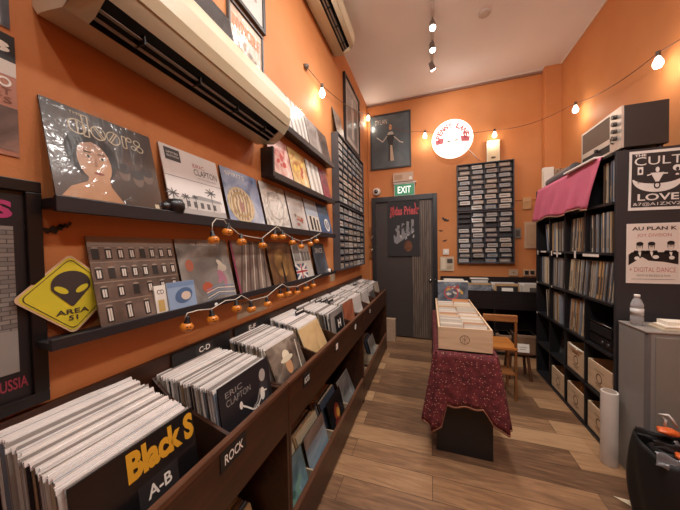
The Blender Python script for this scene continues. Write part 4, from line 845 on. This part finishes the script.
cover(a_lpb, (.07, 2.74, .80), (-.12, 0, 0), 'blue grey LP standing up tall in the farthest crate on the table', True)
b = MB(); b.box((0, 0, 0), (.14, .006, .12), flat('#c88a54', .5)); b.box((.02, -.0006, .01), (.12, 0, .1), flat('#d8a066', .5)); tag(b.build('cd_case', loc=(.20, 2.715, .776), rot=(-.2, 0, 0)), 'orange-tan card in front of the blue grey LP', 'card')

# ------------------------------------------------------------------ right shelf
SX0, SX1, SY0, SY1 = 1.11, 1.47, 2.145, 3.43
t = thing('record_shelf', 'tall black cube shelf filled with LPs along the right wall', 'shelf', (SX0, SY0, 0)); D = SX1-SX0; L = SY1-SY0; sb = flat('#1d1c1f', .42, var=.04)
MB().box((.012, 0, .0), (D+.12, .02, 1.985), flat('#2e2d30', .45, var=.05)).build('side_panel', t, bevel=.002); MB().box((0, L-.02, 0), (D, L, 1.985), sb).build('side_panel', t)
ZS = [.0, .325, .655, .99, 1.325, 1.655, 1.97]
for z in ZS: 
    b = MB(); b.box((0, .02, z), (D, L-.02, z+.017), sb); b.build('shelf_board', t)
b = MB(); b.box((D-.006, .02, .0), (D, L-.02, 1.985), sb); b.build('back_panel', t)
PY = (L-.04)/4; ye = [.02+PY*i for i in range(5)]
for r_ in range(6):
    for c in (1, 2, 3):
        if r_ == 3 and c == 1: continue
        MB().box((.002, ye[c]-.007, ZS[r_]+.017), (D-.006, ye[c]+.007, ZS[r_+1]), sb).build('upright', t)
# stickers on the shelf edges
b = MB()
def stick(y, z, w_, h_): b.box((-.0012, y-SY0, z), (0, y-SY0+w_, z+h_), wht)
for q in ((3.37, 1.30, .02, .045), (3.17, 1.327, .13, .013), (3.03, 1.30, .022, .045), (2.85, 1.315, .15, .016), (2.915, 1.29, .022, .06), (2.60, 1.29, .025, .06), (2.30, 1.31, .20, .02), (3.39, .99, .02, .016), (3.03, .99, .02, .016), (3.39, .655, .025, .016)): stick(*q)
b.build('label_strip', t)
col_y = [(SY0+ye[c]+.009, SY0+ye[c+1]-.009) for c in range(4)]
def row(r_, ya, yb, label, group, tilt=0, gap=.0063, n=None, x=1.135, mass=False):
    y = ya+.002; i = 0
    while y < yb-.010-abs(math.tan(tilt))*W and (n is None or i < n):
        lo_ = (x+R.uniform(-.004, .01), y+(abs(math.tan(tilt))*W if tilt > 0 else .002), ZS[r_]+.0178+(abs(math.sin(tilt))*.0078 if tilt < 0 else 0))
        if mass: mass_spine(Matrix.Translation(lo_) @ Matrix.Rotation(tilt, 4, 'X'))
        else: rec(R.choice(spine_meshes), lo_, (tilt, 0, 0), label, group)
        y += gap*R.uniform(.95, 1.25)/math.cos(tilt); i += 1
ordn = ['top', 'second', 'third', 'fourth', 'fifth', 'bottom']
def cube(r_, c): return '%s row, %s cube' % (ordn[5-r_], ['nearest', 'second', 'third', 'farthest'][c])
def R_(r_, c, **k): ya, yb = col_y[c]; row(r_, k.pop('a', ya), k.pop('b', yb), 'LP spine in the right-hand shelf, '+cube(r_, c), 'LPs in shelf '+cube(r_, c), **k)
R_(5, 0, n=10, gap=.0125)
R_(4, 0, gap=.0115); R_(4, 1, gap=.0115, tilt=.1); R_(4, 2, gap=.0125, mass=True); R_(4, 3, n=7, gap=.014, tilt=-.18, mass=True)
row(3, col_y[0][0], col_y[1][1], 'LP spine leaning in the wide double cube of the right-hand shelf', 'LPs in the wide double cube', tilt=.14, gap=.0112)
R_(3, 2, gap=.0115, tilt=.06, mass=True); R_(3, 3, gap=.0125, mass=True)
R_(2, 1, gap=.0115, tilt=.12); R_(2, 2, gap=.016, mass=True); R_(2, 3, n=8, gap=.014, tilt=-.1, mass=True)
R_(1, 3, n=3, gap=.02, mass=True)
tag(MASS.build('record'), 'the mass of LPs filling the far bins, the back counter and the far shelf cubes', 'records', None, 'stuff')
cover(gen('dark_face_print', [(.3, '#1c1b1d'), (.6, '#4a4a4e'), (.8, '#a8a6a4')]), (1.16, 3.15, ZS[1]+.018), (-.1, 0, PI/2-PI+.5), 'dark photo LP facing out in the far lower cube of the shelf', False)
# black hi-fi unit
t = thing('stereo_unit', 'glossy black stereo unit in the third row from floor of the record shelf', 'stereo', (1.13, col_y[0][0]+.004, ZS[2]+.018)); bw = col_y[0][1]-col_y[0][0]-.012; gb = flat('#121113', .2, coat=.6)
MB().box((0, 0, 0), (.28, bw, .17), gb).build('body', t, bevel=.008)
b = MB(); b.box((-.003, .02, .09), (-.0005, bw-.02, .15), flat('#252428', .3)); b.box((-.003, .02, .02), (-.0005, bw-.02, .07), flat('#1c1b1e', .3)); b.build('face_plate', t)
for yy in (.04, .1): MB().lathe([(.012, 0), (.012, -.01), (0, -.011)], flat('#4c4a4c', .3, .5), (-.003, yy, .045), axis='X').build('knob', t)
b = MB(); b.tube([(-.002, .02, .168), (-.006, bw/2, .171), (-.002, bw-.02, .168)], .003, M_CHROME); b.build('trim_strip', t)
# crates in the shelf
def scrate(r_, c, h, label, fill_=None, strap=False):
    ya, yb = col_y[c]; w_ = yb-ya-.02; t = crate((SX0+.015, yb-.01, ZS[r_]+.018), w_, .30, h, label, False, (0, 0, -PI/2))
    # ink mark on the front
    mb = MB(); f = Face(mb, (0, 0, 0), w_, h); f.line([(.3, .75), (.7, .75)], .02, M_INK, 1); f.ring(.5, .5, .1, .13, M_INK, 1, 16, w_/h); f.line([(.34, .28), (.66, .28)], .03, M_INK, 1); f.line([(.38, .2), (.62, .2)], .02, M_INK, 1); mb.build('ink_stamp', t)
    if strap: 
        b = MB(); b.tube([(.04, .0, h*1.0), (.1, -.02, h*1.04), (w_-.1, -.02, h*1.04), (w_-.04, 0, h*.98)], .006, wht); b.build('handle', t)
    if fill_:
        for i in range(5):
            o = MB().box((0, 0, 0), (w_-.07, .006, h-.03), flat(['#c88a3c', '#d8b060', '#c86a34', '#b8b0a4', '#caa24c'][i], .5)).build('record', loc=(SX0+.05+i*.03, yb-.04, ZS[r_]+.0275), rot=(-.1, 0, -PI/2)); tag(o, 'small %s filed in the %s' % (('ochre single', 'yellow single', 'orange single', 'grey single', 'gold single')[i], fill_), 'record')
scrate(1, 0, .20, 'pale wooden crate in the second row from floor, nearest cube of the shelf')
scrate(1, 1, .215, 'pale wooden crate with a white handle strap, second row from floor of the shelf', strap=True)
scrate(0, 0, .20, 'pale wooden crate on the bottom row, nearest cube, beside the white roll', 'bottom nearest crate of the shelf')
scrate(0, 1, .20, 'pale wooden crate on the bottom row, second cube of the shelf', 'bottom second crate of the shelf')
scrate(0, 2, .20, 'pale wooden crate on the bottom row, third cube, farthest crate of the shelf')

# pink cloth over the shelf edge
mb = MB(); pk = flat('#c4607a', .8, var=.05)
def pcl(u, v):
    # u: 0 far .. 1 near ; v: 0 top .. 1 bottom
    yt = 3.36+(2.26-3.36)*u; yb_ = 3.44+(2.33-3.44)*u
    if u > .93: yb_ += .06
    z = 1.9885-(.318+.012*math.sin(u*14))*v if v > 0 else 1.9895
    y = yt+(yb_-yt)*v; fold = .010*math.sin(u*26+v*2.5)*v+.008*math.sin(u*47)*v*v
    return (SX0-.008-.018*v-fold, y, z)
mb.grid(pcl, 60, 12, pk)
mb.grid(lambda u, v: (SX0-.008+.12*v*(.6+.4*math.sin(u*5)), 3.36+(2.26-3.36)*u, 1.9895+.002*math.sin(u*30)*v), 60, 3, pk)
mb.grid(lambda u, v: (lambda p: (p[0]-.001, p[1], p[2]-.012*v))(pcl(u, 1)), 60, 1, flat('#8a6450', .8))
tag(mb.build('draped_cloth', solid=.002), 'pink cloth hanging over the top row of the right-hand record shelf', 'cloth')
# receiver
t = thing('stereo_receiver', 'large silver-fronted vintage receiver on top of the record shelf', 'stereo', (1.155, 2.165, 1.99)); AW = .46; AD = .225; AH = .285
MB().box((.012, 0, .02), (AD, AW, AH), flat('#3b3735', .4, .3, var=.03)).build('case', t, bevel=.004)
silver = flat('#cfc8be', .3, .5, var=.02)
b = MB(); b.box((0, 0, .02), (.012, AW, .034), silver); b.box((0, 0, AH-.014), (.012, AW, AH), silver); b.box((0, AW-.012, .034), (.012, AW, AH-.014), silver); b.box((0, .0, .034), (.012, .10, AH-.014), silver); b.box((0, .10, .085), (.008, AW-.012, .12), silver); b.box((.002, .113, .034), (.008, AW-.012, .085), blk); b.box((0, .1, .034), (.012, .113, AH-.014), silver); b.build('faceplate', t)
MB().box((.003, .113, .122), (.011, AW-.012, AH-.014), flat('#5a4638', .5)).build('dial_window', t)
for i in range(4): b = MB(); b.cyl((0, .05, .235-i*.046), (-.022, .05, .235-i*.046), .014, flat('#55504c', .3, .5)); b.build('knob', t)
for i in range(5): MB().cyl((0, .082, .245-i*.042), (-.008, .082, .245-i*.042), .005, blk).build('button', t)
MB().cyl((.0, .25, .085), (-.015, .25, .085), .012, blk).build('knob', t)
for (x, y) in ((.03, .03), (.2, .03), (.03, .43), (.2, .43)): MB().cyl((x, y, 0), (x, y, .02), .014, blk).build('foot', t)
b = MB(); b.box((-.0, 0, 0), (.07, .42, .014), wht); b.box((.002, .002, .003), (.071, .418, .011), flat('#cfc4b0', .6)); tag(b.build('book', loc=(1.082, 2.30, 1.9925), rot=(0, 0, .02), bevel=.002), 'thin white-edged book lying on the pink cloth atop the shelf', 'book')
b = MB(); b.cyl((1.20, 3.30, 2.043), (1.17, 2.74, 2.043), .05, flat('#5c5a5c', .5), seg=20); tag(b.build('poster_tube'), 'dark grey poster tube lying on top of the record shelf', 'tube')
b = MB(); b.box((0, 0, 0), (.09, .05, .24), wht); b.box((-.001, -.001, .02), (.0, .04, .2), M_CREAM); tag(b.build('white_box', loc=(1.155, 3.36, 1.989)), 'small upright white box at far end of the record shelf top', 'box')
b = MB(); b.box((0, 0, 0), (.15, .03, .22), art('speckled_board', [(.2, '#4c3c30'), (.35, '#8c7460'), (.6, '#b0987c')], 30, 'voronoi', coat=0)); tag(b.build('speckled_box', loc=(1.26, 3.375+.008, 1.989)), 'speckled brown box beside the small white box on the shelf top', 'box')
def clutter(loc, label):
    mb = MB(); rr = random.Random(4)
    for i in range(9):
        a = i*.7; mb.tube([(0, 0, 0), (.04*math.cos(a), .04*math.sin(a), .08), (.075*math.cos(a), .075*math.sin(a), .12+.02*math.sin(i*2))], .003, flat('#8a7a68', .6)); mb.lathe([(.0, -.012), (.016, 0), (.0, .014)], flat('#8f8578', .6), (.075*math.cos(a), .075*math.sin(a), .125+.02*math.sin(i*2)), seg=6)
    mb.lathe([(.03, 0), (.034, .03), (.028, .05), (0, .05)], flat('#6c5c4c', .6)); tag(mb.build('dried_flowers', loc=loc), label, 'plant')
clutter((1.33, 2.72, 1.99), 'small pot of dried flowers behind the far end of the receiver')

# posters on the shelf side (facing the camera)
def a_cult(f):
    w_ = flat('#dedad4', .5); f.rect(0, 0, 1, 1, w_, 1); f.rect(.045, .05, .955, .955, flat('#2b292b', .5), 2)
    d_ = flat('#2b292b', .5)
    f.text('THE', .09, .905, .3, .945, w_, 3, .03); f.text('CULT', .09, .755, .93, .895, w_, 3, .0)
    f.ell(.5, .52, .44, .22, w_, 3, 24, PI, 2*PI); f.ell(.5, .56, .44, .12, d_, 3.4, 24, PI, 2*PI); f.ring(.5, .41, .035, .06, d_, 4)
    f.poly([(.38, .62), (.62, .62), (.57, .54), (.53, .47), (.47, .47), (.43, .54)], w_, 4); f.ell(.5, .67, .035, .045, w_, 4); f.line([(.32, .58), (.4, .6)], .02, w_, 4); f.line([(.6, .6), (.68, .6)], .02, w_, 4)
    f.rect(.15, .60, .25, .73, w_, 3); f.ell(.2, .66, .025, .035, d_, 4); f.ell(.84, .68, .08, .05, w_, 3); f.ell(.84, .66, .03, .03, d_, 4); f.line([(.1, .55), (.2, .5), (.16, .46)], .02, w_, 3); f.ell(.84, .57, .03, .02, w_, 3)
    f.text('LOVE', .16, .16, .88, .275, w_, 4, .02); f.text('&7@A1ZXVZ', .08, .065, .93, .13, w_, 4)
sheet(a_cult, (1.178, SY0-.001, 1.606), (0, .015, 0), .262, .365, 'black and white band poster, upper of two on the shelf side')
def a_jd(f):
    rd = flat('#b06a50', .5); f.rect(0, 0, 1, 1, flat('#dcd4cc', .5), 1); f.rect(.03, .03, .97, .97, art('poster_paper', [(.3, '#d6cac0'), (.6, '#dcd2c8'), (.8, '#e4dcd2')], 3, coat=0), 2)
    f.text('AU PLAN K', .1, .885, .93, .945, flat('#3a2a26', .5), 3, .03); f.text('JOY DIVISION', .2, .76, .83, .83, rd, 3)
    f.poly([(.04, .3), (.04, .48), (.1, .52), (.96, .52), (.96, .32), (.7, .36), (.42, .38), (.3, .44)], blk, 3)
    for x, y in ((.25, .6), (.47, .6), (.82, .61)):
        f.poly([(x-.14, .5), (x-.1, .55), (x+.1, .55), (x+.14, .5)], blk, 3); f.ell(x, y+.015, .062, .08, blk, 3.3); f.ell(x, y-.005, .05, .07, flat('#cfc4b8', .5), 3.7); f.ell(x, y+.06, .07, .035, blk, 4); f.line([(x-.03, y+.01), (x+.03, y+.01)], .012, blk, 4)
        f.poly([(x-.03, .52), (x+.03, .52), (x+.01, .44)], wht, 4)
    f.ell(.2, .42, .05, .03, wht, 4); f.ell(.55, .44, .06, .03, wht, 4); f.ell(.84, .43, .05, .03, wht, 4)
    f.text('+ DIGITAL DANCE', .06, .19, .92, .27, rd, 3); f.text('SHOW IN BRUSSELS & PLAN', .2, .115, .82, .15, flat('#5a4c44', .5), 3); f.line([(.1, .07), (.9, .07)], .006, blk, 3)
sheet(a_jd, (1.17, SY0-.001, 1.152), (0, .005, 0), .25, .372, 'pale poster of three suited men, lower of two on the shelf side')

# grey cabinet with bottle and papers
t = thing('grey_cabinet', 'grey metal cabinet in front of the record shelf side', 'cabinet', (1.128, 1.90, 0)); CW = .46; CD_ = .225; CH = .915
b = MB(); b.box((0, .018, 0), (CW, CD_, CH-.012), M_GREYMETAL); b.cyl((.018, .018, 0), (.018, .018, CH-.012), .018, flat('#6e6a6a', .35, .1), seg=16); b.box((.018, 0, 0), (CW, .018, CH-.012), M_GREYMETAL); b.build('body', t)
MB().box((-.004, -.004, CH-.012), (CW, CD_+.002, CH), flat('#a39c96', .35, .3)).build('top', t, bevel=.004)
MB().box((.035, -.006, .04), (CW-.01, -.0005, CH-.03), flat('#87837c', .38, .05, var=.03)).build('door', t, bevel=.003)
t = thing('water_bottle', 'clear plastic water bottle with a white cap on the grey cabinet', 'bottle', (1.160, 2.03, .917))
gl = flat('#c4c0bc', .1, coat=1, var=.02); m, n_, l_, bb = newmat('clear_plastic'); bb.inputs['Transmission Weight'].default_value = .75; bb.inputs['Roughness'].default_value = .12; bb.inputs['Base Color'].default_value = (.92, .93, .95, 1); bb.inputs['IOR'].default_value = 1.2
MB().lathe([(.024, 0), (.028, .006), (.028, .05), (.0255, .055), (.028, .06), (.028, .10), (.0255, .105), (.028, .11), (.027, .125), (.018, .150), (.011, .160), (.011, .166)], m, seg=24).build('bottle_body', t)
MB().lathe([(.0285, .062), (.0285, .098)], flat('#c9c6c2', .3, coat=.5), seg=24).build('label_band', t)
MB().lathe([(.013, .164), (.0135, .178), (.012, .180), (0, .1805)], flat('#eeeae4', .4), seg=20).build('cap', t)
b = MB(); 
for i in range(4): b.box((0+.004*i, 0, .006*i), (.28, .12-.008*i, .006*i+.005), flat(['#d8c8a8', '#e8dfcf', '#d0bc98', '#efe8dc'][i], .6))
b.box((.03, .02, .024), (.28, .10, .045), flat('#e9e0cf', .6)); tag(b.build('paper_stack', loc=(1.21, 1.925, .917), rot=(0, 0, -.04)), 'stack of cream papers and envelopes on the grey cabinet', 'papers')
# paper roll on the floor
b = MB(); prof = [(.041, 0), (.042, .005), (.042, .462), (.041, .466), (.029, .466), (.027, .45), (.027, .01)]
b.lathe(prof, flat('#cbbfb4', .55, var=.03), seg=28); b.lathe([(.033, .4664), (.032, .4668)], flat('#8c7c70', .6), seg=28); tag(b.build('paper_roll', loc=(1.068, 2.095, 0), rot=(0, 0, 0)), 'tall whitish paper roll standing on the floor by the grey cabinet', 'roll')

# bag
t = thing('shopping_bag', 'bulging black bag on the floor before the grey cabinet', 'bag', (.94, 1.50, .0)); bk = flat('#0d0c0d', .65, bump=.3, bscale=12); shiny = flat('#6c6e72', .18, coat=1, bump=.8, bscale=14)
def bag(u, v):
    a = 2*PI*u; z = .42*v; cx, cy = .215, .16; e = 4
    c, s_ = math.cos(a), math.sin(a); rr = 1/((abs(c)**e+abs(s_)**e)**(1/e)); w_ = (.175+.018*math.sin(PI*v)+.005*math.sin(a*7+v*6)); h_ = (.135+.015*math.sin(PI*v)+.005*math.sin(a*5+v*9))
    return (cx+w_*rr*c, cy+h_*rr*s_, z+.010*math.sin(a*3)*v)
b = MB(); b.grid(bag, 60, 16, bk); b.box((.06, .05, .0), (.37, .27, .01), bk); b.build('bag_body', t, solid=.004)
rr = random.Random(3)
def sheet_fold(pts, w_, m, name, par, amp=.012, n=24):
    """a crumpled band of film following a row of points"""
    b = MB()
    def fn(u, v):
        q = u*(len(pts)-1); i = min(int(q), len(pts)-2); k_ = q-i; p = [pts[i][j]+(pts[i+1][j]-pts[i][j])*k_ for j in range(3)]
        return (p[0]+amp*.4*math.sin(u*17+v*5), p[1]-w_*.35*(v-.5)+amp*.5*math.sin(u*11), p[2]+w_*(.5-v)+amp*math.sin(u*23+v*7)*.7+amp*math.sin(v*9+u*4)*.6)
    b.grid(fn, n, 8, m); return b.build(name, par, solid=.003)
sheet_fold([(.02, .06, .415), (.13, .03, .405), (.25, .02, .375), (.39, .03, .355)], .055, shiny, 'clear_liner', t)
sheet_fold([(.03, .20, .455), (.13, .17, .44), (.24, .15, .42), (.39, .16, .41)], .035, bk, 'handle', t, .008)
sheet_fold([(.03, .09, .465), (.12, .09, .455), (.22, .10, .435), (.38, .10, .40)], .030, bk, 'handle', t, .008)
sheet_fold([(.12, .12, .44), (.2, .12, .43), (.3, .13, .415)], .05, shiny, 'clear_liner', t, .016)
sheet_fold([(.04, .01, .07), (.15, -.015, .05), (.3, -.015, .045), (.39, .0, .04)], .05, shiny, 'bottom_film', t)
def puff(b, cx, cy, cz, rx, ry, rz, m, ph=0, seg=18):
    vs = []; nr = 9
    for j in range(nr+1):
        th = PI*j/nr
        for i in range(seg):
            a = 2*PI*i/seg; k_ = 1+.1*math.sin(a*3+th*4+ph)+.06*math.sin(a*7+ph); vs.append((cx+rx*math.sin(th)*math.cos(a)*k_, cy+ry*math.sin(th)*math.sin(a)*k_, cz+rz*math.cos(th)*k_))
    b.add(vs, [(j*seg+i, (j+1)*seg+i, (j+1)*seg+(i+1) % seg, j*seg+(i+1) % seg) for j in range(nr) for i in range(seg)], m, None, True)
b = MB(); puff(b, .215, .16, .37, .15, .11, .05, bk, 2); b.build('liner', t)
def orange(loc, r, label, sc=(1.5, .9, .55), ry=.3):
    b = MB(); puff(b, 0, 0, 0, r*sc[0], r*sc[1], r*sc[2], flat('#d0602a', .35, coat=.6), 3); tag(b.build('orange_packet', loc=loc, rot=(0, ry, .2)), label, 'packet')
orange((1.075, 1.57, .425), .035, 'bright orange packet in the black bag, lower one', ry=.55)
orange((1.065, 1.66, .500), .030, 'orange packet at the back of the black bag, upper one', ry=.12)
b = MB(); b.tube([(0, 0, 0), (.005, .0, .03), (-.012, .01, .05), (.012, .0, .055), (.03, 0, .03), (.045, 0, .0)], .006, flat('#cfcbc6', .3)); tag(b.build('white_tag_loop', loc=(1.065, 1.68, .515)), 'white looped tag sticking out of the black bag', 'tag')
b = MB(); b.add([(0, 0, .001), (.16, -.13, .001), (.22, -.02, .001), (0, 0, .004), (.16, -.13, .004), (.22, -.02, .004)], [(2, 1, 0), (3, 4, 5), (0, 1, 4, 3), (1, 2, 5, 4), (2, 0, 3, 5)], M_CREAM); b.add([(.05, -.028, .0048), (.14, -.1, .0048), (.18, -.03, .0048)], [(0, 1, 2)], flat('#a87c54', .6)); tag(b.build('paper_flag', loc=(.945, 1.82, 0)), 'beige triangular paper on the floor at the black bag', 'paper')

# ------------------------------------------------------------------ string lights
M_CORD = flat('#6a3e28', .5); M_BULB = flat('#fff0d4', .3, emit=9, var=0)
t = thing('string_lights', 'warm bulb string light strung round the walls near the ceiling', 'string lights', (0, 0, 0))
bp = [(-.90, 2.19, 2.87), (-.905, 4.09, 3.53), (-.055, 4.12, 3.13), (.854, 4.12, 3.0), (1.53, 3.6, 2.96), (1.53, 2.50, 2.74)]
def sag(a, b_, n=10, s_=.05): return [tuple(a[i]+(b_[i]-a[i])*k/n-(s_*4*(k/n)*(1-k/n) if i == 2 else 0) for i in range(3)) for k in range(n+1)]
path = [(-.925, 1.93, 2.87)]+sag((-.925, 1.93, 2.87), bp[0], 4, .0)[1:]
for a, b_, s_ in zip(bp, bp[1:], (.06, .10, .045, .07, .05)): path += sag(a, b_, 12, s_)[1:]
path += sag(bp[-1], (1.55, 1.6, 2.66), 8, .03)[1:]
MB().tube(path, .0034, M_CORD).build('cord', t)
b = MB(); b.lathe([(.028, 0), (.02, .012), (.01, .03), (.0, .032)], flat('#5c4c40', .5)); b.build('wall_hook', t, loc=(-.935, 1.93, 2.87), rot=(0, 1.2, 0))
for i, p in enumerate(bp):
    h = MB().cyl((0, 0, .008), (0, 0, -.028), .014, flat('#3a2c24', .5)).build('bulb_holder', t, loc=p)
    gb_ = MB().lathe([(.011, -.028), (.017, -.042), (.027, -.068), (.027, -.085), (.018, -.104), (0, -.11)], M_BULB, seg=16).build('bulb', t, loc=p)
    li = bpy.data.lights.new('bulb_glow', 'POINT'); li.energy = 1.8; li.color = (1, .88, .72); li.shadow_soft_size = .035
    lo = bpy.data.objects.new('bulb_glow', li); COL.objects.link(lo); lo.parent = t; lo.location = (p[0]*.97, p[1]-.05, p[2]-.17)
# pumpkin strings
def pumpkins(pts, label, wire):
    t = thing('pumpkin_string_lights', label, 'string lights', (0, 0, 0)); MB().tube(wire, .0021, flat('#cfc4b4', .4)).build('cord', t)
    org = flat('#c8741e', .4, coat=.5, emit=.12); gr = flat('#1c1b1c', .4)
    for i, (y, z) in enumerate(pts):
        s_ = .0205; rt = MB().lathe([(.004, -s_*.75), (s_*.75, -s_*.7), (s_*1.05, -s_*.2), (s_*1.05, s_*.25), (s_*.7, s_*.7), (.003, s_*.72)], org, (0, 0, 0), seg=16, lobes=8, amp=.06).build('pumpkin', t, loc=(-.837, y, z), rot=(R.uniform(-.1, .1), R.uniform(-.15, .15), R.uniform(0, 2)))
        MB().lathe([(s_*.68, s_*.55), (s_*.6, s_*.85), (s_*.42, s_*1.1), (s_*.4, s_*1.6), (s_*.2, s_*1.9), (.003, s_*1.95)], gr, seg=10).build('cap', rt)
        b = MB()
        for aa in (0, 1): b.ell = None
        b.box((s_*1.02, -.008, .002), (s_*1.07, -.003, .006), gr); b.box((s_*1.02, .003, .002), (s_*1.07, .008, .006), gr); b.box((s_*.98, -.007, -.007), (s_*1.07, .007, -.004), gr)
        f_ = b.build('carved_face', rt); f_.rotation_euler = (0, 0, -rt.rotation_euler[2]-.4)
X_ = -.842
p1 = [(.838, 1.446), (.917, 1.483), (1.005, 1.441), (1.166, 1.425), (1.281, 1.475), (1.366, 1.478), (1.484, 1.447), (1.606, 1.421), (1.75, 1.441), (1.859, 1.466)]
w1 = [(X_, .835, 1.472), (X_, .84, 1.515), (X_, .86, 1.535), (X_, .905, 1.535), (X_, .917, 1.52), (X_, 1.0, 1.475), (X_, 1.08, 1.468), (X_, 1.166, 1.462), (X_, 1.26, 1.51), (X_, 1.31, 1.535), (X_, 1.34, 1.53), (X_, 1.366, 1.51), (X_, 1.484, 1.478), (X_, 1.606, 1.458), (X_, 1.75, 1.475), (X_, 1.86, 1.505), (X_, 1.95, 1.53)]
pumpkins(p1, 'upper string of orange pumpkin lights hanging from the upper ledge', w1)
p2 = [(.702, 1.128), (.821, 1.124), (.96, 1.136), (1.064, 1.110), (1.198, 1.108), (1.328, 1.130), (1.42, 1.128), (1.535, 1.115), (1.669, 1.122), (1.787, 1.126)]
w2 = [(X_, .70, 1.156), (X_, .71, 1.175), (X_, .76, 1.175), (X_, .821, 1.165), (X_, .90, 1.185), (X_, .96, 1.178), (X_, 1.0, 1.19), (X_, 1.064, 1.152), (X_, 1.198, 1.148), (X_, 1.30, 1.18), (X_, 1.36, 1.195), (X_, 1.42, 1.168), (X_, 1.535, 1.155), (X_, 1.669, 1.165), (X_, 1.787, 1.175), (X_, 1.95, 1.195)]
pumpkins(p2, 'lower string of orange pumpkin lights hanging below the lower ledge', w2)

# ------------------------------------------------------------------ ceiling lights
t = thing('track_light', 'ceiling track carrying a row of small spotlights', 'track light', (.045, 0, ZC)); wm = flat('#cfc9c4', .4); gm = flat('#8a8684', .35, .5)
MB().box((-.018, -1.5, -.022), (.018, 3.50, 0), wm).build('track', t)
TX = .045
M_LAMP = flat('#fff3e4', .3, emit=22, var=0)
def head(y, aim, e, vis=True, size=140):
    a = Vector(aim)-Vector((TX, y, ZC-.1)); a.normalize()
    p = Vector((0, y, -.10)); h = MB(); h.cyl((0, y, -.02), (0, y, -.075), .007, gm); h.cyl(p-a*.05, p+a*.035, .026, gm, .032, 16, True); ho = h.build('spotlight_head', t)
    l = MB(); l.cyl(p+a*.036, p+a*.045, .029, M_LAMP, .026, 16); l.build('lamp', ho)
    li = bpy.data.lights.new('spot_beam', 'SPOT'); li.energy = e*1.35; li.color = (1, .96, .91); li.spot_size = math.radians(size); li.spot_blend = .9; li.shadow_soft_size = .09
    lo = bpy.data.objects.new('spot_beam', li); COL.objects.link(lo); lo.parent = t; lo.location = p+a*.07; lo.rotation_euler = a.to_track_quat('-Z', 'Y').to_euler()
head(3.42, (.4, 3.9, 2.9), 18, size=165); head(3.10, (.3, 2.6, 1.0), 24); head(2.80, (.1, 1.8, .9), 24)
for y, aim, e in ((2.2, (-.6, 2.2, .8), 26), (1.6, (-.8, 1.5, 1.2), 24), (1.1, (1.2, 2.2, 1.0), 30), (.6, (-.8, .9, 1.0), 22), (.0, (.3, 3.6, 2.9), 34), (-.7, (.2, 3.9, 2.9), 38)): head(y, aim, e, size=168 if y < .3 else 140)  # unseen heads nearer the camera, added to light the room
t = thing('track_light', 'unseen second ceiling track added as fill light over the grey cabinet side of the shop', 'track light', (1.15, 0, ZC)); TX = 1.15  # unseen track, added to brighten the left wall and shelf side
MB().box((-.018, -1.5, -.022), (.018, 1.75, 0), wm).build('track', t)
for y, aim, e in ((1.6, (-.9, 1.5, 1.3), 30), (.9, (-.9, .8, 1.3), 30), (.2, (-.9, .6, 1.3), 26), (-.8, (1.3, 2.1, 1.5), 46)): head(y, aim, e)
b = MB(); b.lathe([(.055, 0), (.055, -.012), (.045, -.02), (0, -.02)], flat('#c8bcb2', .5), seg=24); tag(b.build('smoke_detector', loc=(.53, 2.95, ZC)), 'round disc on the ceiling right of the spotlight track', 'smoke detector')

# ------------------------------------------------------------------ world, camera, render look
w = bpy.data.worlds.new('World'); bpy.context.scene.world = w; w.use_nodes = True; w.node_tree.nodes['Background'].inputs[0].default_value = (.5, .42, .36, 1); w.node_tree.nodes['Background'].inputs[1].default_value = .05
cam = bpy.data.cameras.new('camera'); co = bpy.data.objects.new('camera', cam); COL.objects.link(co)
co.matrix_world = Matrix(((.94485288, .00969464, .32735157, 0), (.32698254, .02797517, -.94461622, 0), (-.01831543, .99956161, .02326244, 1.4), (0, 0, 0, 1)))
cam.sensor_width = 36; cam.lens = 260/680*36; cam.clip_start = .02; bpy.context.scene.camera = co
vs = bpy.context.scene.view_settings; vs.view_transform = 'Standard'; vs.look = 'None'; vs.exposure = 0.0; vs.gamma = 1; vs.use_curve_mapping = False
bpy.context.scene.cycles.max_bounces = 8; bpy.context.scene.cycles.diffuse_bounces = 5; bpy.context.scene.cycles.transparent_max_bounces = 12

# layout units to metres
SM = Matrix.Scale(SCALE, 4)
for me in list(bpy.data.meshes):
    if me.users: me.transform(SM); me.update()
    else: bpy.data.meshes.remove(me)
for o in bpy.data.objects:
    o.location = o.location*SCALE
    for md in o.modifiers:
        if md.type == 'SOLIDIFY': md.thickness *= SCALE
        if md.type == 'BEVEL': md.width *= SCALE
for li in bpy.data.lights: li.energy *= SCALE**2; li.shadow_soft_size *= SCALE
